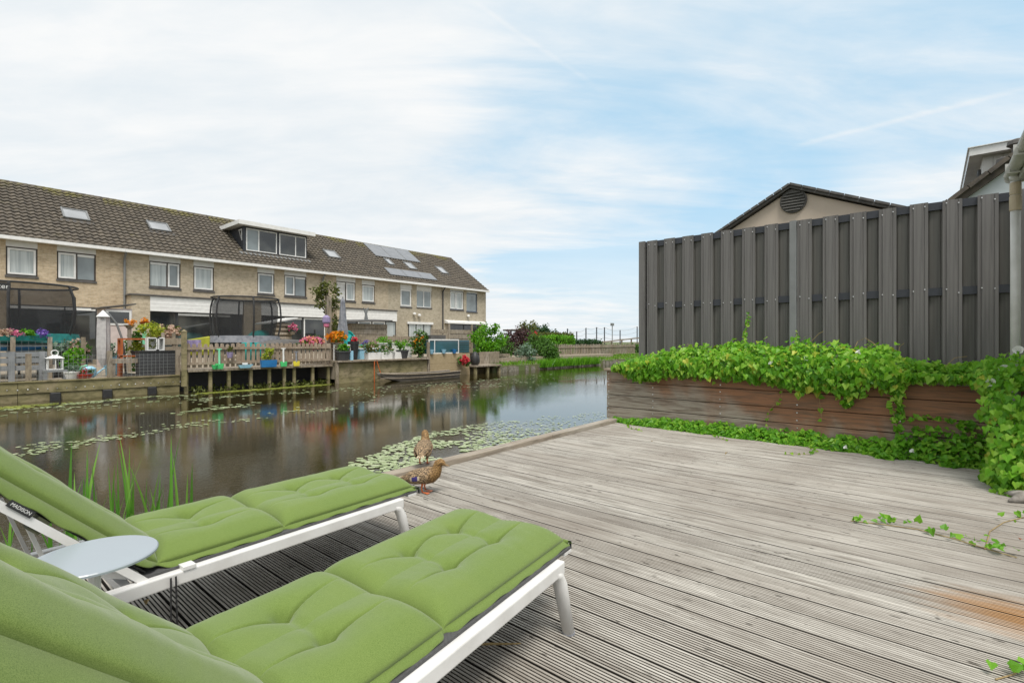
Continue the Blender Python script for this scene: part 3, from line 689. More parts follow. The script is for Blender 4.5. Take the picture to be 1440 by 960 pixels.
# shed whose gutter corner shows at the right
t = thing('garden_shed', 'shed eaves with pale gutter and downpipe at the right end of the fence', 'shed', (6.75,-.62,-.18))
mb = MB(); mb.box(-1.5, .05, -3.0, -.52, .15, 2.95); mb.build('wall', M_CLAD, t)
mb = MB(); mb.prism([(.12,.02,3.04),(.12,.02,3.12),(.12,-1.7,4.42),(.12,-1.7,4.32)], (-1.75,0,0)); rf = recalc(mb.build('roof', M_SLATE, t))
mb = MB(); mb.box(-1.6, .10, -.52, -.02, 2.94, 3.0); mb.build('soffit', M_PVC, rf)
mb = MB(); n = 10; pr = []
for j in range(n+1):
    a = math.pi*j/n; pr.append((.052*math.cos(a), -.052*math.sin(a)))
ring = [(p[0], p[1]) for p in pr]+[(p[0]*.9, p[1]*.9+.004) for p in reversed(pr)]
mb.prism([(.14,p[0]+.02,p[1]+3.03) for p in ring], (-1.75,0,0)); mb.tube([(.137,.02,2.995),(.15,.02,2.995)], .046, 12); g = recalc(mb.build('gutter', M_PVC, t))
for x in (-.25,-.85,-1.5): mb = MB(); mb.box(x, x+.03, -.06, .078, 2.957, 2.967); mb.bar((x+.015,.075,2.96),(x+.015,.075,3.05),.03,.012); mb.build('bracket', M_PVC, g)
mb = MB(); mb.tube([(0,0,2.99),(0,0,2.935)], [.048,.038], 16); mb.tube([(0,0,2.95),(0,0,.60)], .037, 18); p = mb.build('downpipe', M_PVC, t, smooth=True)
mb = MB()
for a, b, r in ((2.80,2.92,.042),(2.65,2.795,.044)): mb.lathe([(r-.003,a),(r,a+.01),(r,b-.01),(r-.003,b)], 18)
mb.build('pipe_collar', M_PVCBEIGE, p)
mb = MB(); mb.tube([(0,0,.58),(0,0,.45),(-.01,.01,.38),(-.05,.06,.35),(-.11,.13,.34)], .040, 16); mb.lathe([(.043,.48),(.043,.58)], 16)
mb.build('outlet_elbow', mat('brown_grey_pvc', (.36,.30,.24), (.28,.235,.19), .5, 6), p, smooth=True)

# ------------------------------------------------------------------ grey composite fence on this bank
XF = 7.65; FT = 2.85
t = thing('composite_fence', 'tall dark grey board-on-board fence rising behind the planter', 'fence', (XF,0,0))
def fboard(mb, y0, y1, z0, z1, x=0.0):
    w = y1-y0; q = [(0,.0),(.0,.17),(.006,.20),(.006,.24),(0,.27),(0,.78),(.006,.81),(.006,.85),(0,.88),(0,1)]
    poly = [(x+a, y0+b*w, z0) for a, b in q]+[(x+.022, y1, z0), (x+.022, y0, z0)]
    mb.prism(poly, (0,0,z1-z0))
yb = .331; base = None
ylist = [v-.17 for v in [3.54,3.25,2.955,2.665,2.375,2.08,1.785]+[1.382-.297*k for k in range(15)]]
for k, y in enumerate(ylist):
    mb = MB(); fboard(mb, 0, .17, .62, FT)
    o = recalc(mb.build('board', M_FENCE, t)); o.location = (-.03+R.uniform(-.002,.002), y, R.uniform(-.004,.003))
    mb = MB(); fboard(mb, 0, .19, .62, FT-.012)
    o2 = recalc(mb.build('back_board', M_FENCE_BACK, t)); o2.location = (.034, y-.158, 0)
    mb = MB()
    for z in (1.80, 2.79):
        for dy in (.03, .135):
            zz = z+R.uniform(-.02,.03); mb.lathe([(.007,-.003),(.007,.003)], 7, (0,0,0)); 
            nv = 14; 
            for j in range(len(mb.v)-nv, len(mb.v)):
                a, b, c = mb.v[j]; mb.v[j] = (-.001+c, dy+a, zz+b)
    mb.build('screw', M_SCREW, o)
mb = MB(); fboard(mb, 0, .17, .62, FT-.012); o2 = recalc(mb.build('back_board', M_FENCE_BACK, t)); o2.location = (.034, 3.505, 0)
for z in (.95, 1.80, 2.80):
    mb = MB(); mb.box(-.005, .031, -3.0, 3.57, z-.045, z+.045); mb.build('rail', M_RAILBLUE, t)
for y in (3.625, 1.43, -.75, -2.9):
    hw_ = .05 if y > 3 else .041
    mb = MB(); mb.box(-.045, .06, y-hw_, y+hw_, .0, FT+.004); mb.build('post', M_ZINC if y == 1.43 else M_FENCE, t)

# ------------------------------------------------------------------ planter of broad planks
XP = 6.87
t = thing('plank_planter', 'long reddish brown plank planter overgrown with bindweed along the fence', 'planter', (XP,0,0))
zs = [.03, .215, .40, .60, .765]; ysp = [3.86, .275, -1.6]
for a, b in zip(ysp, ysp[1:]):
    for z0, z1 in zip(zs, zs[1:]):
        mb = MB(); mb.box(0, .035, b+.003, a-.003, z0+.004, z1-.004)
        o = mb.build('plank', M_PLANTER, t); o.location.x = R.uniform(-.003,.003); bv = o.modifiers.new('b','BEVEL'); bv.width = .004
mb = MB()
for z0, z1 in zip(zs, zs[1:]): mb.box(.04, .76, 3.82, 3.855, z0+.004, z1-.004)
mb.build('end_board', M_PLANTER, t)
for a, b in zip(ysp, ysp[1:]):
    mb = MB(); mb.box(-.055, .10, b+.003, a+.02 if a > 3 else a-.003, .767, .803); o = mb.build('cap_board', M_CAP, t); bv = o.modifiers.new('b','BEVEL'); bv.width = .006
mb = MB(); mb.box(.04, .75, -1.55, 3.81, .02, .70); mb.build('soil', M_SOIL, t)
mb = MB()
for y in (3.82, 3.10, 2.15, 1.246, .30, .25, -.6):
    for z0, z1 in zip(zs, zs[1:]):
        for f in (.25, .75):
            z = z0+(z1-z0)*f; mb.tube([(-.006,y+R.uniform(-.004,.004),z),(0.002,y,z)], .0085, 8)
mb.build('bolt', M_SCREW, t)

# ------------------------------------------------------------------ bindweed over the planter
def lerp(tab, x):
    if x <= tab[0][0]: return tab[0][1]
    for (a, p), (b, q) in zip(tab, tab[1:]):
        if x <= b: return p+(q-p)*(x-a)/(b-a)
    return tab[-1][1]
# heap height above the cap and how far the leaves hang below it, along the planter (Y)
heap = [(-.9,.34),(-.5,.17),(-.2,.09),(0,.10),(.2,.14),(.35,.26),(.55,.30),(.9,.33),(1.5,.31),(2.0,.33),(2.4,.29),(2.8,.26),(3.2,.18),(3.55,.08),(3.7,.02)]
hang = [(-.6,-.10),(-.1,-.08),(.20,-.02),(.26,.30),(.34,.16),(.5,.08),(.62,.16),(.70,.34),(.80,.30),(.86,.16),(1.2,.15),(1.6,.07),(2.0,.06),(2.4,.04),(2.8,.05),(3.1,.12),(3.25,.16),(3.35,.12),(3.5,.02),(3.6,-.03)]
def crest(y): return max(0.0, lerp(heap, y)*(1+.40*mnoise.noise((y*3.6, 2.0, 0))))
t = thing('bindweed', 'bright green bindweed with white flowers heaped over the planter top', 'vine', (XP,0,.80))
mb = MB()
for i in range(7800):
    y = R.uniform(-1.0, 3.66); h = crest(y); hg = lerp(hang, y)*(1+.75*mnoise.noise((y*8, 5, 0)))+.03*mnoise.noise((y*21, 1, 0))
    u = R.random()
    if u < .55:                                            # rounded heap between fence and front edge
        a = R.uniform(.0, math.pi*.62); x = .36-.44*math.cos(a)*1.0; z = (h+.02)*max(.05, math.sin(a*.95+.05))**.7
        x = R.uniform(.10 if -.35 < y < .24 else -.12, .66); q = (x-.36)/.52; z = h*max(0, 1-q*q)**.55
        x += R.gauss(0,.03); nn = Vector((q-.35, 0, .8))
        z += R.gauss(0, .035); td = Vector((-.75+q*.3, R.gauss(0,.45), -.35+R.gauss(0,.2)))
        p = (x, y+R.gauss(0,.02), max(.004,z))
    else:                                                  # front skirt
        top = h*.72; v = R.random()**1.15; z = top-(top+max(hg,-.05))*v
        if hg < 0 and z < .01: continue
        x = -.10-.05*math.sin(math.pi*min(1,max(0,(z+.15)/.4)))+R.gauss(0,.025); nn = Vector((-.9, R.gauss(0,.3), .45))
        td = Vector((-.25, R.gauss(0,.4), -.9)); p = (min(x,-.062), y, z)
    p = Vector(p)+nn.normalized()*R.gauss(0,.028); p.z = max(p.z, .004) if p.x > -.06 else p.z
    leaf(mb, p, td+rdir()*.35, nn+rdir()*.75, R.choice((R.uniform(.03,.055),R.uniform(.05,.09))), .95, 1 if R.random() < .06 else 0, .16, True)
foli = mb.build('leaves', [V_VINE, V_YELLOW], t)
mb = MB()
def tendril(pts, n, L, r=.0025):
    mbl = MB()
    P = [Vector(p) for p in pts]
    for i in range(n):
        f = i/(max(1,n-1))*(len(P)-1); k = min(int(f), len(P)-2); p = P[k].lerp(P[k+1], f-k)
        leaf(mbl, p+rdir()*.012, rdir(-.3), Vector((-.8,R.gauss(0,.4),.5)), L*R.uniform(.7,1.25), .95, 0, .16, True)
    mbl.tube(P, r, 5, 1); mbl.build('trailing_stem', [V_VINE, M_DRY], t)
tendril([(.52,2.02,.28),(.55,2.0,.45),(.60,1.98,.62),(.68,1.97,.80)], 26, .055)
tendril([(.50,1.38,.25),(.58,1.36,.42),(.66,1.37,.55)], 9, .04)
tendril([(-.07,.74,.05),(-.10,.72,-.2),(-.08,.73,-.33)], 40, .075)
tendril([(-.07,.30,.03),(-.10,.27,-.2),(-.09,.24,-.42)], 34, .07)
tendril([(-.07,1.42,-.05),(-.05,1.40,-.25),(-.05,1.55,-.45),(-.05,1.58,-.62)], 9, .045)
tendril([(-.07,1.02,-.05),(-.06,1.0,-.3),(-.06,.98,-.5)], 4, .06)
tendril([(-.06,3.2,0),(-.08,3.18,-.15)], 12, .05)
tendril([(-.06,2.45,0),(-.06,2.46,-.10)], 5, .05); tendril([(-.06,2.2,0),(-.06,2.2,-.12)], 5, .05)
tendril([(-.07,.36,.03),(-.11,.33,-.25),(-.12,.28,-.5),(-.14,.22,-.66)], 30, .065)
tendril([(-.07,.18,-.40),(-.10,.0,-.36),(-.09,-.2,-.42),(-.08,-.3,-.40)], 26, .06)
mb = MB()
for p in ([(.5,2.9,.18),(.52,2.84,.32),(.50,2.78,.38),(.52,2.74,.36)], [(.5,1.25,.24),(.55,1.2,.4),(.55,1.1,.52),(.55,1.05,.55)], [(.4,.72,.3),(.45,.68,.42),(.42,.60,.46),(.4,.52,.40),(.38,.48,.34)], [(.5,.3,.2),(.53,.28,.36),(.52,.24,.40)], [(.4,-.1,.12),(.42,-.2,.24),(.4,-.3,.26)]):
    mb.tube(p, .0035, 5)
mb.build('dry_stem', M_DRY, t)
def trumpet(par, p, d, s=.034):
    d = Vector(d).normalized(); a = d.orthogonal().normalized(); b = d.cross(a); p = Vector(p); mb = MB(); n = 12; vs = []
    for (r, h) in ((.12,-1.3),(.3,-.6),(.62,-.1),(1.0,.12)):
        for j in range(n):
            an = 2*math.pi*j/n; rr = r*s*(1+.06*math.cos(5*an)); vs.append(p+d*h*s+(a*math.cos(an)+b*math.sin(an))*rr)
    fs = [(i*n+j, i*n+(j+1)%n, (i+1)*n+(j+1)%n, (i+1)*n+j) for i in range(3) for j in range(n)]
    mb.add(vs, fs); return mb.build('flower', B_WHITE, par, smooth=True)
for y, z, d in ((2.32,.07,(-.6,.6,.5)),(1.12,.22,(-.5,-.7,.5)),(1.50,.16,(-.7,.5,.7)),(.62,.31,(-.3,.6,.8))): trumpet(t, (-.17,y,z), d, .030)
# low strip of the same plant along the foot of the planter
t = thing('ground_bindweed', 'low strip of bindweed creeping along the deck at the planter foot', 'vine', (XP,0,0))
mb = MB()
wid = [(-.6,.34),(0,.36),(.5,.30),(1.2,.24),(2.0,.20),(2.8,.17),(3.3,.13),(3.75,.05)]
hei = [(-.6,.36),(-.1,.36),(.15,.34),(.35,.17),(.6,.14),(1.6,.15),(2.6,.14),(3.2,.10),(3.75,.04)]
for i in range(3300):
    y = R.uniform(-.75, 3.72); w = lerp(wid, y)*(1+.45*mnoise.noise((y*4,0,9))); h = lerp(hei, y)*(1+.5*mnoise.noise((y*5,3,1)))
    f = R.random()**.8; x = -.02-w*f; z = h*(1-f*f)*R.uniform(.25,1)+.008
    leaf(mb, (x,y,z), Vector((-.7,R.gauss(0,.5),-.3))+rdir()*.3, Vector((-.5,0,.9))+rdir()*.6, R.uniform(.03,.075), .95, 0, .16, True)
mb.build('leaves', V_IVY, t)
mb = MB()
for p in ([(-.2,3.4,.01),(-.45,3.25,.012),(-.55,3.0,.01)], [(-.25,1.1,.01),(-.5,.95,.015),(-.75,1.0,.012),(-.85,1.2,.01)], [(-.15,2.2,.01),(-.35,2.1,.012),(-.5,1.9,.01)]):
    tendril(p, 12, .035, .002)
for y, z in ((.72,.06),(.15,.10)): trumpet(t, (-.32,y,z), (-.5,.6,.6), .024)
# the tall mass round the downpipe
t = thing('bindweed', 'tall tangle of bindweed climbing round the downpipe at the right edge', 'vine', (6.5,-.85,0))
mb = MB()
cl = []
for i in range(70):
    y = R.uniform(-.55,.42); x = R.uniform(-.75,.3); z = R.uniform(.05, 1.02)
    if y > .28 and z < .5: y = .27; x = R.uniform(-.3,.35)
    lim = .30+.62*min(1,max(0,(x+.8)/.75))
    cl.append(Vector((x, min(y, .40-.15*max(0,-x-.1)), z*min(1.12,lim+.15))))
for i in range(16): cl.append(Vector((R.uniform(-.85,-.3), R.uniform(.05,.36), R.uniform(.02,.18))))
for i in range(9000):
    c = R.choice(cl); p = c+rdir()*R.random()**.5*.20
    if p.z < .01: p.z = R.uniform(.01,.08)
    if (p.x-.25)**2+(p.y-.23)**2 < .0075: continue
    if abs(p.y-.26-.09*(.25-p.x)) < .12 and .12 < p.z < .52 and -.4 < p.x < .32: continue        # opening in front of the pipe foot
    leaf(mb, p, Vector((-.5,.1,-.8))+rdir()*.5, Vector((-.8,.25,.5))+rdir()*.6, R.choice((R.uniform(.035,.055),R.uniform(.05,.075))), .95, 1 if R.random() < .06 else 0, .16, True)
mb.build('leaves', [V_VINE, V_YELLOW], t)
mb = MB()
for i in range(14):
    c = R.choice(cl); mb.tube([c+rdir()*.05, c+rdir()*.15, c+Vector((0,0,.2))+rdir()*.15], .004, 5)
mb.build('dry_stem', M_DRY, t)
for p in ((-.27,.44,.85),(-.17,.34,.97),(.16,.22,1.14)): trumpet(t, p, (-.8,.35,.35), .042)
t = thing('tree_root', 'weathered grey root stub lying at the right edge of the deck', 'root', (5.42,-.62,0), .3)
mb = MB()
mb.tube([(-.02,-.3,.02),(0,-.12,.05),(.02,.02,.055),(-.02,.12,.03),(-.05,.19,.01)], [.05,.065,.06,.035,.01], 9)
mb.tube([(0,-.05,.05),(-.1,.03,.04),(-.2,.06,.012)], [.045,.03,.008], 7); mb.tube([(.02,0,.05),(.12,.09,.03),(.2,.13,.01)], [.04,.028,.008], 7)
mb.build('stub', M_STUB, t, smooth=True)
# runner of ivy leaves on the deck
def runner(label, pxs, n, L):
    pts = [Vector((*onZ(a, b, 0), .006)) for a, b in pxs]; o = pts[0].copy(); tt = thing('ivy_runner', label, 'vine', o)
    mb = MB(); P = [p-o for p in pts]
    for i in range(n):
        f = R.random()*(len(P)-1); k = min(int(f), len(P)-2); p = P[k].lerp(P[k+1], f-k)+Vector((R.gauss(0,.02),R.gauss(0,.02),R.uniform(.005,.05)))
        leaf(mb, p, rdir(.0), Vector((-.5,R.gauss(0,.3),.9)), L*R.uniform(.55,1.25), .95, 0, .15, True)
    mb.build('leaves', V_IVY, tt); mb = MB(); mb.tube(P, .003, 5); mb.build('stem', M_DRY, tt)
runner('thin ivy runner with scattered leaves lying across the right of the deck', [(1196,733),(1240,738),(1290,745),(1340,758),(1395,775),(1430,785)], 34, .042)
runner('short yellowish shoot with arched stem beside the longer runner', [(1385,773),(1392,748),(1412,735),(1440,728)], 8, .035)
runner('few green leaves poking through the deck at the bottom right corner', [(1400,957),(1425,950),(1440,940)], 8, .04)

# ------------------------------------------------------------------ sun loungers
def cushion_mb():
    """three padded fields: leg (two tuft rows), seat (one), back (two), folded up at the hip"""
    mb = MB(); W2 = .30; L = 2.08; nu, nv = 520, 180
    secs = [(0,.80),(.80,1.315),(1.315,2.08)]; tufts = [(.26,),(.0,)]
    rows = [.255,.535,1.07,1.58,1.88]; tv = .105
    HIP = 1.315; A = rad(45.3); fl = .024
    def path(u):                                  # u from the foot (0) towards the head
        if u <= HIP-.06: return Vector((-u,0,0)), Vector((0,0,1))
        if u >= HIP+.06:
            d = u-HIP; return Vector((-HIP-d*math.cos(A),0,d*math.sin(A))), Vector((math.sin(A),0,math.cos(A)))
        f = (u-HIP+.06)/.12; a = A*f; d = u-HIP
        r = .12/A; return Vector((-HIP+.06-r*math.sin(a),0,r*(1-math.cos(a)))), Vector((math.sin(a),0,math.cos(a)))
    def thick(u, v):
        for i, (a, b) in enumerate(secs):
            if a <= u <= b or (i == 2): break
        du = max(0.0, min(u-a, b-u)); dv = max(0.0, W2-abs(v))
        e = lambda d, w: min(1, d/w)
        eu = (max(0, 1-(1-e(du,.085))**2.2))**.5; ev = (max(0, 1-(1-e(dv,.085))**2.2))**.5
        h = .007+.052*eu*ev
        h += .020*eu*ev*math.sin(math.pi*min(1,dv/W2))
        for r in rows:
            if not (a <= r <= b): continue
            for s in (-tv, tv):
                x, y = u-r, v-s; d2 = x*x+y*y
                h -= .034*math.exp(-d2/.0005)+.020*math.exp(-d2/.005)
                # creases run lengthways from every button, bowed outwards a little
                bow = s+math.copysign(.018,s)*(1-math.exp(-(x/.1)**2))*1.0
                g = math.exp(-(x/.13)**2); dd = abs(v-bow)
                h -= g*(.020*math.exp(-(dd/.0045)**2)+.013*math.exp(-dd/.016)+.007*math.exp(-(dd/.04)**2))
            x = u-r; h -= .009*math.exp(-(x/.02)**2)*math.exp(-(v/.125)**4)
        h += .0022*mnoise.noise((u*9, v*9, .3))+.0012*mnoise.noise((u*26, v*14, 1.3))
        return max(.008, h)
    vs = []
    for i in range(nu+1):
        u = L*i/nu; p, n = path(u)
        for j in range(nv+1):
            v = -W2+2*W2*j/nv; h = thick(u,v); dv = W2-abs(v)
            bulge = math.copysign(.016,v)*math.sin(math.pi*min(1,max(0,(h-.006)/.055)))*math.exp(-dv/.035)
            vs.append(p+n*h+Vector((0,v+bulge,0)))
    fs = [(i*(nv+1)+j, (i+1)*(nv+1)+j, (i+1)*(nv+1)+j+1, i*(nv+1)+j+1) for i in range(nu) for j in range(nv)]
    mb.add(vs, fs)
    # underside
    o = len(mb.v); us = [L*i/40 for i in range(41)]; bot = []
    for u in us:
        p, n = path(u); bot += [p+n*.002+Vector((0,-W2,0)), p+n*.002+Vector((0,W2,0))]
    mb.add(bot, [(2*i, 2*i+1, 2*i+3, 2*i+2) for i in range(40)])
    return mb, path, secs, L, W2
def trim_mb(path, secs, L, W2, kmax=.55):
    """flat sewn edge, drooping and slightly wavy, round every field"""
    mb = MB()
    for s in (-1, 1):
        n = 160; vs = []
        for i in range(n+1):
            u = L*i/n; p, nn = path(u)
            near = min(abs(u-b) for a, b in secs); pinch = 1-.75*math.exp(-(near/.02)**2)
            k_ = 1.0 if s > 0 else 1.0+kmax*min(1,max(0,(u-1.3)/.2))
            wv = .004*math.sin(u*40+s)+.006*mnoise.noise((u*6, s*3, 2))
            for k, (dy, dz) in enumerate(((-.012,.010),(.010,.011),(.036*k_,.000-.012*(k_-1)*3+wv),(.036*k_,-.005-.012*(k_-1)*3+wv),(.010,.005),(-.012,.005))):
                vs.append(p+nn*dz+Vector((0, s*(W2+dy*pinch-.004), 0)))
        fs = []
        for i in range(n):
            for k in range(6): a, b = i*6+k, i*6+(k+1)%6; fs.append((a, b, b+6, a+6))
        mb.add(vs, fs)
    n = 44; vs = []
    for i in range(n+1):
        v = -W2-.026+(2*W2+.052)*i/n; wv = .005*mnoise.noise((v*9,1,5)); p, nn = path(0)
        for dx, dz in ((-.008,.016),(.012,.011),(.030,-.004+wv),(.030,-.010+wv),(.01,.003),(-.008,.003)):
            vs.append(p+Vector((dx, v, dz)))
    mb.add(vs, [(i*6+k, i*6+(k+1)%6, i*6+6+(k+1)%6, i*6+6+k) for i in range(n) for k in range(6)])
    return mb
def fabric():
    mt, nt, bs, N, L = nodes('green_cushion_fabric')
    tc = N('ShaderNodeTexCoord'); o = tc.outputs['Object']
    a = nz(N, L, o, 520, 2, .6); mp = N('ShaderNodeMapping'); mp.inputs['Scale'].default_value = (1,.35,1); L(o, mp.inputs[0]); b = nz(N, L, mp.outputs[0], 1100, 2); c = nz(N, L, o, 3.0, 4)
    f = math2(N, L, 'ADD', math2(N, L, 'MULTIPLY', a, .5), math2(N, L, 'MULTIPLY', b, .5))
    col = mixc(N, L, mr(N, L, f, .35, .65), (.100,.158,.030), (.182,.252,.066))
    col = mixc(N, L, mr(N, L, c, .4, .7, 0, .18), col, (.205,.265,.065))
    L(col, bs.inputs['Base Color']); bs.inputs['Roughness'].default_value = .9; bs.inputs['Specular IOR Level'].default_value = .2
    bs.inputs['Sheen Weight'].default_value = .25; bs.inputs['Sheen Roughness'].default_value = .5
    bump(N, L, bs, f, .22, .0012); return mt
M_FAB = fabric()
CM, PATH, SECS, CL, CW = cushion_mb(); TM = trim_mb(PATH, SECS, CL, CW); TM_NEAR = trim_mb(PATH, SECS, CL, CW, 1.7)
SEAT = .345
def lounger(label, loc, rz):
    t = thing('sun_lounger', label, 'sun lounger', (loc[0], loc[1], 0), rz, 'green cushioned sun loungers on the deck')
    yw = .335; HIP = 1.335
    for s in (-1, 1):
        mb = MB(); r0, r1 = SEAT-.075, SEAT-.022
        mb.hexa([(-.10,s*yw-.022,r0),(-.10,s*yw+.022,r0),(-1.98,s*yw+.022,r0),(-1.98,s*yw-.022,r0)], [(-.10,s*yw-.022,r1),(-.10,s*yw+.022,r1),(-1.98,s*yw+.022,r1),(-1.98,s*yw-.022,r1)])
        o = recalc(mb.build('side_rail', M_WHITEMETAL, t)); bv = o.modifiers.new('b','BEVEL'); bv.width = .006; bv.segments = 2
        for xx, sp in ((-.125, .05), (-1.80, -.05)):
            mb = MB(); d = 1 if sp > 0 else -1
            mb.tube([(xx-d*.035,s*(yw-.004),SEAT-.055),(xx,s*(yw-.004),SEAT-.075),(xx+d*.022,s*yw,SEAT-.12),(xx+d*.075,s*(yw+.012),.004)], [.026,.030,.032,.027], 16, flat=.8)
            lg = mb.build('leg', M_WHITEMETAL, t, smooth=True)
            mb = MB(); mb.tube([(xx+d*.0745,s*(yw+.012),.010),(xx+d*.0755,s*(yw+.012),.001)], .0285, 14, flat=.8); mb.build('foot_pad', M_GREYFAB, lg)
        mb = MB(); mb.bar((-.05,s*(yw-.025),SEAT-.10),(-.05,s*.05,SEAT-.10),.03,.03)
    mb = MB()
    for x in (-.125, -.78, -1.38, -1.80): mb.box(x-.015, x+.015, -yw+.022, yw-.022, SEAT-.072, SEAT-.040)
    mb.build('cross_bar', M_WHITEMETAL, t)
    mb = MB(); mb.box(-1.36, .02, -yw+.012, yw-.012, SEAT-.021, SEAT-.012); sg = mb.build('seat_sling', M_SLING, t)
    mb = MB(); mb.box(-.04, .022, -yw+.010, yw-.010, SEAT-.034, SEAT-.0225); mb.build('end_bar', M_WHITEMETAL, sg)
    # raised back frame
    A = rad(45.3); ca, sa = math.cos(A), math.sin(A)
    P = lambda d, h: (-HIP-d*ca+h*sa, SEAT-.03+d*sa+h*ca)
    br = MB()
    for s in (-1, 1):
        (xa, za), (xb, zb) = P(0,0), P(.80,0); y = s*(yw-.045+.0); br.bar((xa,y+s*.03,za),(xb,y+s*.03,zb),.026,.026)
    (xb, zb) = P(.785,0); br.bar((xb,-yw+.031,zb),(xb,yw-.031,zb),.03,.03)
    b = br.build('back_frame', M_WHITEMETAL, t)
    mb = MB(); (xa,za),(xb,zb) = P(-.02,.023), P(.80,.023); mb.bar((xa,0,za),(xb,0,zb),.56,.006); mb.build('back_sling', M_SLING, b)
    mb = MB()
    for s in (-1, 1): mb = MB(); (xa, za) = P(.42,-.02); mb.bar((xa,s*.24,za),(xa+.10,s*.24,SEAT-.06),.022,.012); mb.build('back_strut', M_WHITEMETAL, b)
    c = CM.build('cushion', M_FAB, t, smooth=True, loc=(.03,.018,SEAT-.008))
    f = (TM_NEAR if loc[1] < 2 else TM).build('sewn_edge', M_FAB, c, smooth=True)
    mb = MB()
    for s in (-1, 1): mb.hexa([(.03,s*.31,-.004),(.036,s*.31,-.004),(.036,s*.322,-.004),(.03,s*.322,-.004)], [(.026,s*.31,.004),(.030,s*.31,.004),(.030,s*.322,.004),(.026,s*.322,.004)])
    mb.hexa([(.034,-.322,-.035),(.037,-.322,-.035),(.037,-.312,-.035),(.034,-.312,-.035)], [(.03,-.322,0),(.034,-.322,0),(.034,-.312,0),(.03,-.312,0)]); mb.build('corner_tie', M_RAILBLUE, c)
    return t, c, P
tA, cA, PA = lounger('nearer green cushioned sun lounger with white frame at the bottom of the view', (1.755,1.512), rad(7.0))
tB, cB, PB = lounger('green cushioned sun lounger nearer the water with a black care tag on its side', (1.86,2.665), rad(3.2))
# black tag with the maker's word, strap round the rail and tie cords on the farther lounger
def text_mesh(body, size, name, m, parent, mat4, ext=.0004):
    cu = bpy.data.curves.new(name, 'FONT'); cu.body = body; cu.size = size; cu.extrude = ext; cu.align_x = 'CENTER'; cu.align_y = 'CENTER'
    tmp = bpy.data.objects.new(name, cu); S.collection.objects.link(tmp); bpy.context.view_layer.update()
    me = bpy.data.meshes.new_from_object(tmp.evaluated_get(bpy.context.evaluated_depsgraph_get())); bpy.data.objects.remove(tmp); bpy.data.curves.remove(cu)
    me.name = name; me.materials.clear(); me.materials.append(m)
    o = bpy.data.objects.new(name, me); S.collection.objects.link(o); o.parent = parent; o.matrix_local = mat4; return o
A = rad(45.3); ca, sa = math.cos(A), math.sin(A)
(xt, zt) = PB(.50, .018)
tg = MB(); tg.box(-.040,.040,-.011,.011,-.0012,.0012); o = tg.build('care_tag', M_BLACK, tB)
basis = Matrix(((ca,0,sa),( 0,-1,0),(-sa,0,ca))).transposed()    # columns below: text x runs down the slope, its face towards -Y
bx = Vector((ca,0,-sa)); bz = Vector((0,-1,0)); by = bz.cross(bx)
Mt = Matrix(((bx.x,by.x,bz.x),(bx.y,by.y,bz.y),(bx.z,by.z,bz.z))).to_4x4(); Mt.translation = (xt, -.338, zt)
o.matrix_local = Mt
Ml = Matrix.Translation((0,0,.0018)); text_mesh('MADISON', .0145, 'tag_lettering', M_WHITE, o, Ml)
(xs_, zs_) = PB(.42, 0); mb = MB(); mb.bar((xs_-.02*ca,-.302,zs_+.02*sa),(xs_+.02*ca,-.302,zs_-.02*sa),.052,.046); q = mb.build('frame_strap', mat('olive_webbing', (.07,.075,.04), (.05,.055,.03), .8, 30), tB); 
mb = MB(); mb.tube([(-1.265,-.368,SEAT-.03),(-1.266,-.372,.16),(-1.26,-.37,.10)], .0035, 6); mb.tube([(-1.248,-.368,SEAT-.03),(-1.246,-.373,.15),(-1.242,-.37,.09)], .0035, 6); mb.build('tie_cord', M_BLACK, tB)
mb = MB(); mb.box(-1.22,-1.175,-.362,-.312,SEAT-.0215,SEAT-.008); mb.build('hinge_cap', M_WHITEMETAL, tB)
mb = MB(); mb.tube([(-1.36,-.29,SEAT-.01),(-1.36,-.25,SEAT-.01)], .018, 14); mb.bar((-1.37,-.27,SEAT-.005),(-1.48,-.27,SEAT+.045),.02,.03); mb.build('hinge_arm', M_WHITEMETAL, tB)

t = thing('side_table', 'round grey-blue side table standing between the two green loungers', 'side table', (.345,1.968,0))
mb = MB(); mb.lathe([(.153,.552),(.161,.555),(.161,.561),(.158,.564),(.0,.564)], 48); mb.build('table_top', M_TABLE, t, smooth=False)
mb = MB(); mb.lathe([(.016,.01),(.016,.552)], 14); mb.lathe([(.13,0),(.13,.008),(.02,.014)], 32); mb.lathe([(.06,.541),(.06,.551)], 20); mb.build('pedestal', M_WHITEMETAL, t)

# ------------------------------------------------------------------ ducks
def duckmat():
    mt, nt, bs, N, L = nodes('mottled_feather')
    tc = N('ShaderNodeTexCoord'); o = tc.outputs['Object']; sp = N('ShaderNodeSeparateXYZ'); L(o, sp.inputs[0])
    mp = N('ShaderNodeMapping'); mp.inputs['Scale'].default_value = (60,95,95); L(o, mp.inputs[0])
    vo = N('ShaderNodeTexVoronoi'); vo.inputs['Scale'].default_value = 1; L(mp.outputs[0], vo.inputs['Vector'])
    f = mr(N, L, vo.outputs['Distance'], .25, .7); n = nz(N, L, mp.outputs[0], .8, 4)
    col = mixc(N, L, f, (.022,.014,.008), (.36,.25,.14)); col = mixc(N, L, mr(N, L, n, .45, .7, 0, .6), col, (.10,.06,.03))
    chest = math2(N, L, 'MULTIPLY', mr(N, L, sp.outputs[0], .04, .12), .75)
    head = mixc(N, L, f, (.13,.065,.014), (.27,.145,.035)); col = mixc(N, L, chest, col, head)
    L(col, bs.inputs['Base Color']); bs.inputs['Roughness'].default_value = .7; bump(N, L, bs, f, .3, .004); return mt
M_DUCK = duckmat()
